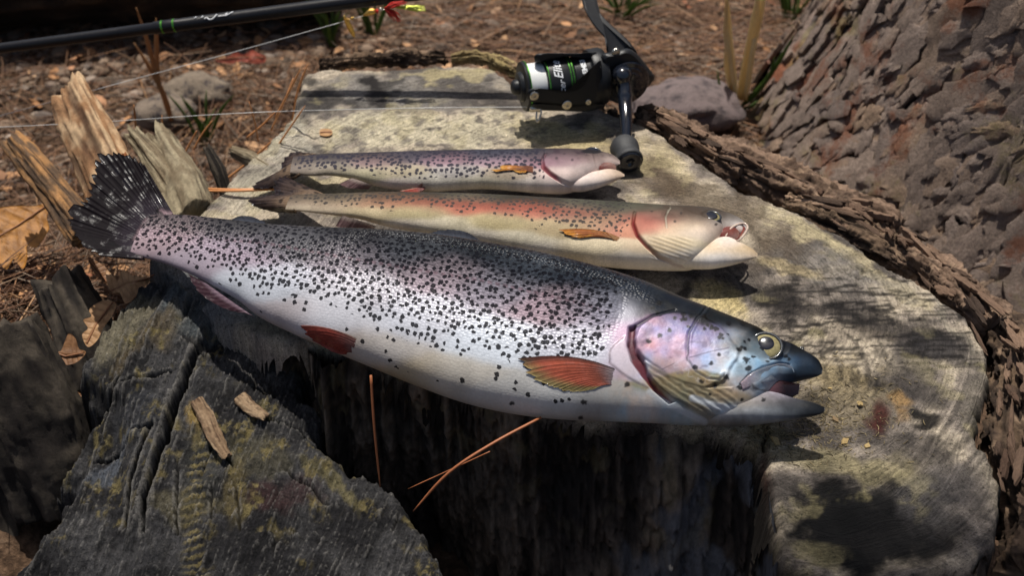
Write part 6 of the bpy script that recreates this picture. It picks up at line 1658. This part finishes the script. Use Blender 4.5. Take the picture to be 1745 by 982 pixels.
# ------------------------------------------------------------------ fallen leaves
def leaf_mat(name, col, dark):
    t = NT(name); c = t.coord()
    n = t.noise(c, 1.5, 5, .6); n2 = t.noise(c, 9, 4, .6)
    v = t.attr('vein').outputs['Fac']
    b = t.mix(tuple(lin(dark)), tuple(lin(col)), t.ramp(n.outputs[0], [(.3, .1), (.6, 1)]))
    b = t.mix(b, tuple(lin(dark)), t.math('MULTIPLY', v, .55))
    leafy(t, b, .3)
    return t.out(Base_Color=b, Roughness=.5, Specular_IOR_Level=.35, Normal=t.bump(t.math('ADD', n2.outputs[0], t.math('MULTIPLY', v, -1.5)), .4, .0008), Transmission_Weight=0.0, Subsurface_Weight=0.0)
M_VEIN = plain('leaf_rib', tuple(lin(132, 84, 48)), .5, 0, .2)
def leaf(outline, midrib, p0, n, curl, mat, label, seed, stalk=None, cup=0.0):
    """an oak-like leaf: outline and midrib in photograph pixels, laid on a plane of its own and curled"""
    n = np.asarray(n, float); n /= np.linalg.norm(n)
    O = on_plane(*np.array(outline, float).T, p0, n); Mr = on_plane(*np.array(midrib, float).T, p0, n)
    O = resample(np.r_[smooth_poly(O, 4, True), smooth_poly(O, 4, True)[:1]], 120)[:-1]
    a = np.cross(n, [0.3, 1, 0.1]); a /= np.linalg.norm(a); b = np.cross(n, a)
    o2 = np.stack([(O - p0) @ a, (O - p0) @ b], 1); m2 = np.stack([(Mr - p0) @ a, (Mr - p0) @ b], 1)
    mid_ = resample(m2, 60)
    # every outline point is joined to the nearest point of the rib
    k = np.argmin(((o2[:, None] - mid_[None]) ** 2).sum(-1), 1); tgt = mid_[k]
    nl = 14; j = np.linspace(0, 1, nl)[None, :, None]
    g = tgt[:, None] * (1 - j) + o2[:, None] * j
    dist, par = pl_dist(g[..., 0], g[..., 1], m2)
    h = curl * (dist / 2.0) ** 2 + 0.18 * fbm(g[..., 0] / 1.3, g[..., 1] / 1.3, o=3, seed=seed) + cup * (par - .5) ** 2
    vein = sm(.12, .02, dist)
    vein = np.maximum(vein, .8 * sm(.12, .0, np.abs(((par * 7 - dist * .55) % 1) - .5) * .5) * sm(2.5, .5, dist))
    w = p0 + g[..., :1] * a + g[..., 1:] * b + h[..., None] * n
    top = (w + .018 * n).reshape(-1, 3); bot = (w - .018 * n).reshape(-1, 3); q = len(top)
    f1 = np.concatenate([grid_faces(len(O), nl), np.stack([np.full(nl - 1, len(O) - 1) * nl + np.arange(nl - 1), np.arange(nl - 1), np.arange(1, nl), (len(O) - 1) * nl + np.arange(1, nl)], 1)])
    rim = np.arange(len(O)) * nl + nl - 1; r2 = np.roll(rim, -1)
    fs = [f1, f1[:, ::-1] + q, np.stack([rim, rim + q, r2 + q, r2], 1)]
    t = thing('fallen_leaf', p0, label, 'leaf')
    ob('leaf_blade', np.concatenate([top, bot]), fs, mat, t, attrs={'vein': np.r_[vein.ravel(), vein.ravel()]})
    rib = p0 + mid_[:, :1] * a + mid_[:, 1:] * b + n * .05
    rib = resample(rib, 24)
    if stalk is not None:
        s_ = on_plane(*np.array(stalk, float).T, p0, n) + n * .1
        rib = np.concatenate([rib, s_])
    MB().tube(smooth_poly(rib, 3), .05, 6, n).build('midrib', M_VEIN, t)
L1 = leaf_mat('orange_leaf', (190, 132, 60), (122, 78, 34)); L2 = leaf_mat('tan_leaf', (206, 164, 118), (150, 108, 72)); L3 = leaf_mat('red_leaf', (170, 84, 62), (110, 50, 40)); L4 = leaf_mat('brown_leaf', (158, 116, 80), (96, 64, 42))
leaf([(88, 344), (60, 350), (20, 352), (-30, 362), (-80, 380), (-70, 420), (-30, 440), (-10, 430), (2, 452), (14, 462), (24, 440), (40, 462), (48, 440), (46, 420), (62, 424), (74, 410), (84, 390), (80, 370)],
     [(86, 346), (30, 385), (-40, 425)], P(20, 400, H - 4.5), (.15, -.45, .9), .10, L1, 'large orange oak leaf lying at the left edge', 901)
leaf([(183, 460), (194, 474), (202, 478), (206, 462), (216, 464), (226, 470), (240, 472), (256, 474), (246, 490), (232, 504), (222, 514), (212, 516), (206, 500), (190, 498), (182, 480)],
     [(190, 496), (220, 484), (254, 475)], P(218, 488, H - 1.0), (.1, -.35, .93), .12, L2, 'small tan leaf with a short stalk beside the big trout tail', 902, [(262, 470), (276, 462)])
leaf([(140, 572), (150, 560), (142, 546), (156, 540), (152, 528), (170, 514), (188, 512), (198, 520), (190, 540), (176, 560), (166, 580), (150, 592)],
     [(192, 516), (165, 552), (148, 586)], P(168, 552, H - 2.4), (.2, -.5, .85), .15, L2, 'ragged tan leaf wedged against the broken block', 903)
leaf([(80, 594), (96, 600), (112, 592), (118, 570), (130, 578), (134, 594), (146, 600), (132, 616), (112, 622), (92, 614)],
     [(84, 598), (112, 608), (142, 602)], P(112, 602, H - 4.2), (.0, -.5, .85), .25, L4, 'curled brown leaf in the shadow under the tan leaf', 904)
leaf([(366, 102), (390, 96), (400, 88), (416, 92), (428, 84), (440, 90), (452, 96), (450, 106), (430, 108), (410, 104), (394, 108), (376, 106)],
     [(368, 102), (410, 97), (450, 98)], P(410, 98, 2.0), (-.1, -.75, .66), -.08, L3, 'red fallen leaf on the gravel beyond the stump', 905)
leaf([(120, 672), (132, 668), (146, 680), (152, 694), (140, 690), (126, 684)], [(122, 674), (148, 692)], P(136, 682, H - 6.0), (.1, -.5, .85), .2, L4, 'scrap of brown leaf deep beside the broken block', 906)
leaf([(545, 222), (553, 219), (564, 221), (566, 228), (556, 233), (546, 231)], [(546, 226), (565, 226)], P(555, 226, H + .15), (.05, -.1, 1), .1, L2, 'tiny pinkish leaf flake on the pale sawn wood', 907)
leaf([(150, 440), (170, 448), (186, 462), (190, 490), (176, 480), (160, 464)], [(152, 442), (186, 486)], P(170, 462, H - 3.0), (.3, -.4, .85), .2, L4, 'dark brown leaf tucked under the big trout tail', 908)

# ------------------------------------------------------------------ wood chips on the sawn face
M_CHIP = rand_mat('wood_chip', [(0, tuple(lin(150, 126, 84))), (.5, tuple(lin(176, 152, 104))), (1, tuple(lin(120, 100, 74)))], .8, 4, .4, True)
def chips():
    ms = []
    for k in range(6):
        m = 6; a = np.sort(rng.uniform(0, 2 * math.pi, m)); o = np.stack([np.cos(a), np.sin(a) * rng.uniform(.3, .6)], 1) * rng.uniform(.8, 1.1, (m, 1))
        v = np.concatenate([np.c_[o, np.full(m, -.12)], np.c_[o * .9, rng.uniform(.1, .22, m)], [[0, 0, .2]]]); j = np.arange(m); j2 = (j + 1) % m
        me = mesh_data('wood_chip', v * S, [grid_faces(2, m, True), np.stack([m + j, m + j2, np.full(m, 2 * m)], 1)], smooth=False); me.materials.append(M_CHIP); ms.append(me)
    spots = [(1322, 752, .36, 'largest wood chip, below the big trout chin near the stump crack'), (1466, 688, .3, 'wood chip lying left of the dark red stain'), (1425, 716, .26, 'wood chip just below the tip of the big trout lower jaw'), (1440, 752, .3, 'wood chip lying between the chin and the black burnt patch'), (1296, 738, .24, 'wood chip at the broken front edge under the big trout chin'), (1412, 662, .2, 'small wood chip in front of the big trout open mouth'), (1478, 760, .24, 'wood chip below the dark red stain')]
    for k, (x, y, r, lab) in enumerate(spots):
        p = P(x, y, H + .1)
        o = bpy.data.objects.new('wood_chip', ms[k % 6]); COL.objects.link(o); o.location = p * S; o.scale = (r * 1.3, r * 1.3, r); o.rotation_euler = (rng.normal(0, .25), rng.normal(0, .25), rng.uniform(0, 6.3))
        tag(o, lab, 'wood chip', 'wood chips on the stump')
    n = 900
    px = np.r_[rng.normal(1410, 70, n // 2), rng.normal(1330, 90, n - n // 2)]; py = np.r_[rng.normal(700, 40, n // 2), rng.normal(742, 22, n - n // 2)]
    p = P(px, py, H + .06); ok = poly_sd(p[:, 0], p[:, 1], MAIN) > .3; p = p[ok]; a = rng.uniform(0, 6.3, len(p))
    d = np.stack([np.cos(a), np.sin(a), rng.normal(0, .15, len(p))], 1); L = rng.uniform(.08, .4, len(p))
    v, f = needles(p - d * L[:, None] / 2, d, L, rng.normal(0, .08, (len(p), 2)), rng.uniform(.012, .03, len(p)))
    tag(ob('wood_crumbs', v, f, rand_mat('wood_crumb', [(0, tuple(lin(64, 56, 44))), (.5, tuple(lin(126, 112, 84))), (1, tuple(lin(160, 144, 108)))], .9, 4, .2)), 'fine splinters and crumbs littering the sawn face by the jaw', None, None, 'stuff')
chips()

# ------------------------------------------------------------------ dark fallen log far left
def far_log():
    a, b = P(-300, 92, 1.0), P(560, 62, 1.0)
    path = [a + np.array([0, 9, 7.5]), (a + b) / 2 + np.array([0, 10, 8.0]), b + np.array([0, 9, 7.0])]
    v, f, c = rough_loft(path, [10, 9.5, 8], [9, 8.5, 7], (0, 0, 1), 150, 110, 1.6, .05, .5, 1.5, 991, 2.2, (lin(46, 38, 30), lin(74, 60, 46), lin(16, 13, 11)), lap=8)
    o = ob('fallen_log', v, f, M_BARKV, attrs={'Col': c}, loc=a)
    tag(o, 'dark fallen log lying in shadow at the top left behind the rod', 'log')
far_log()
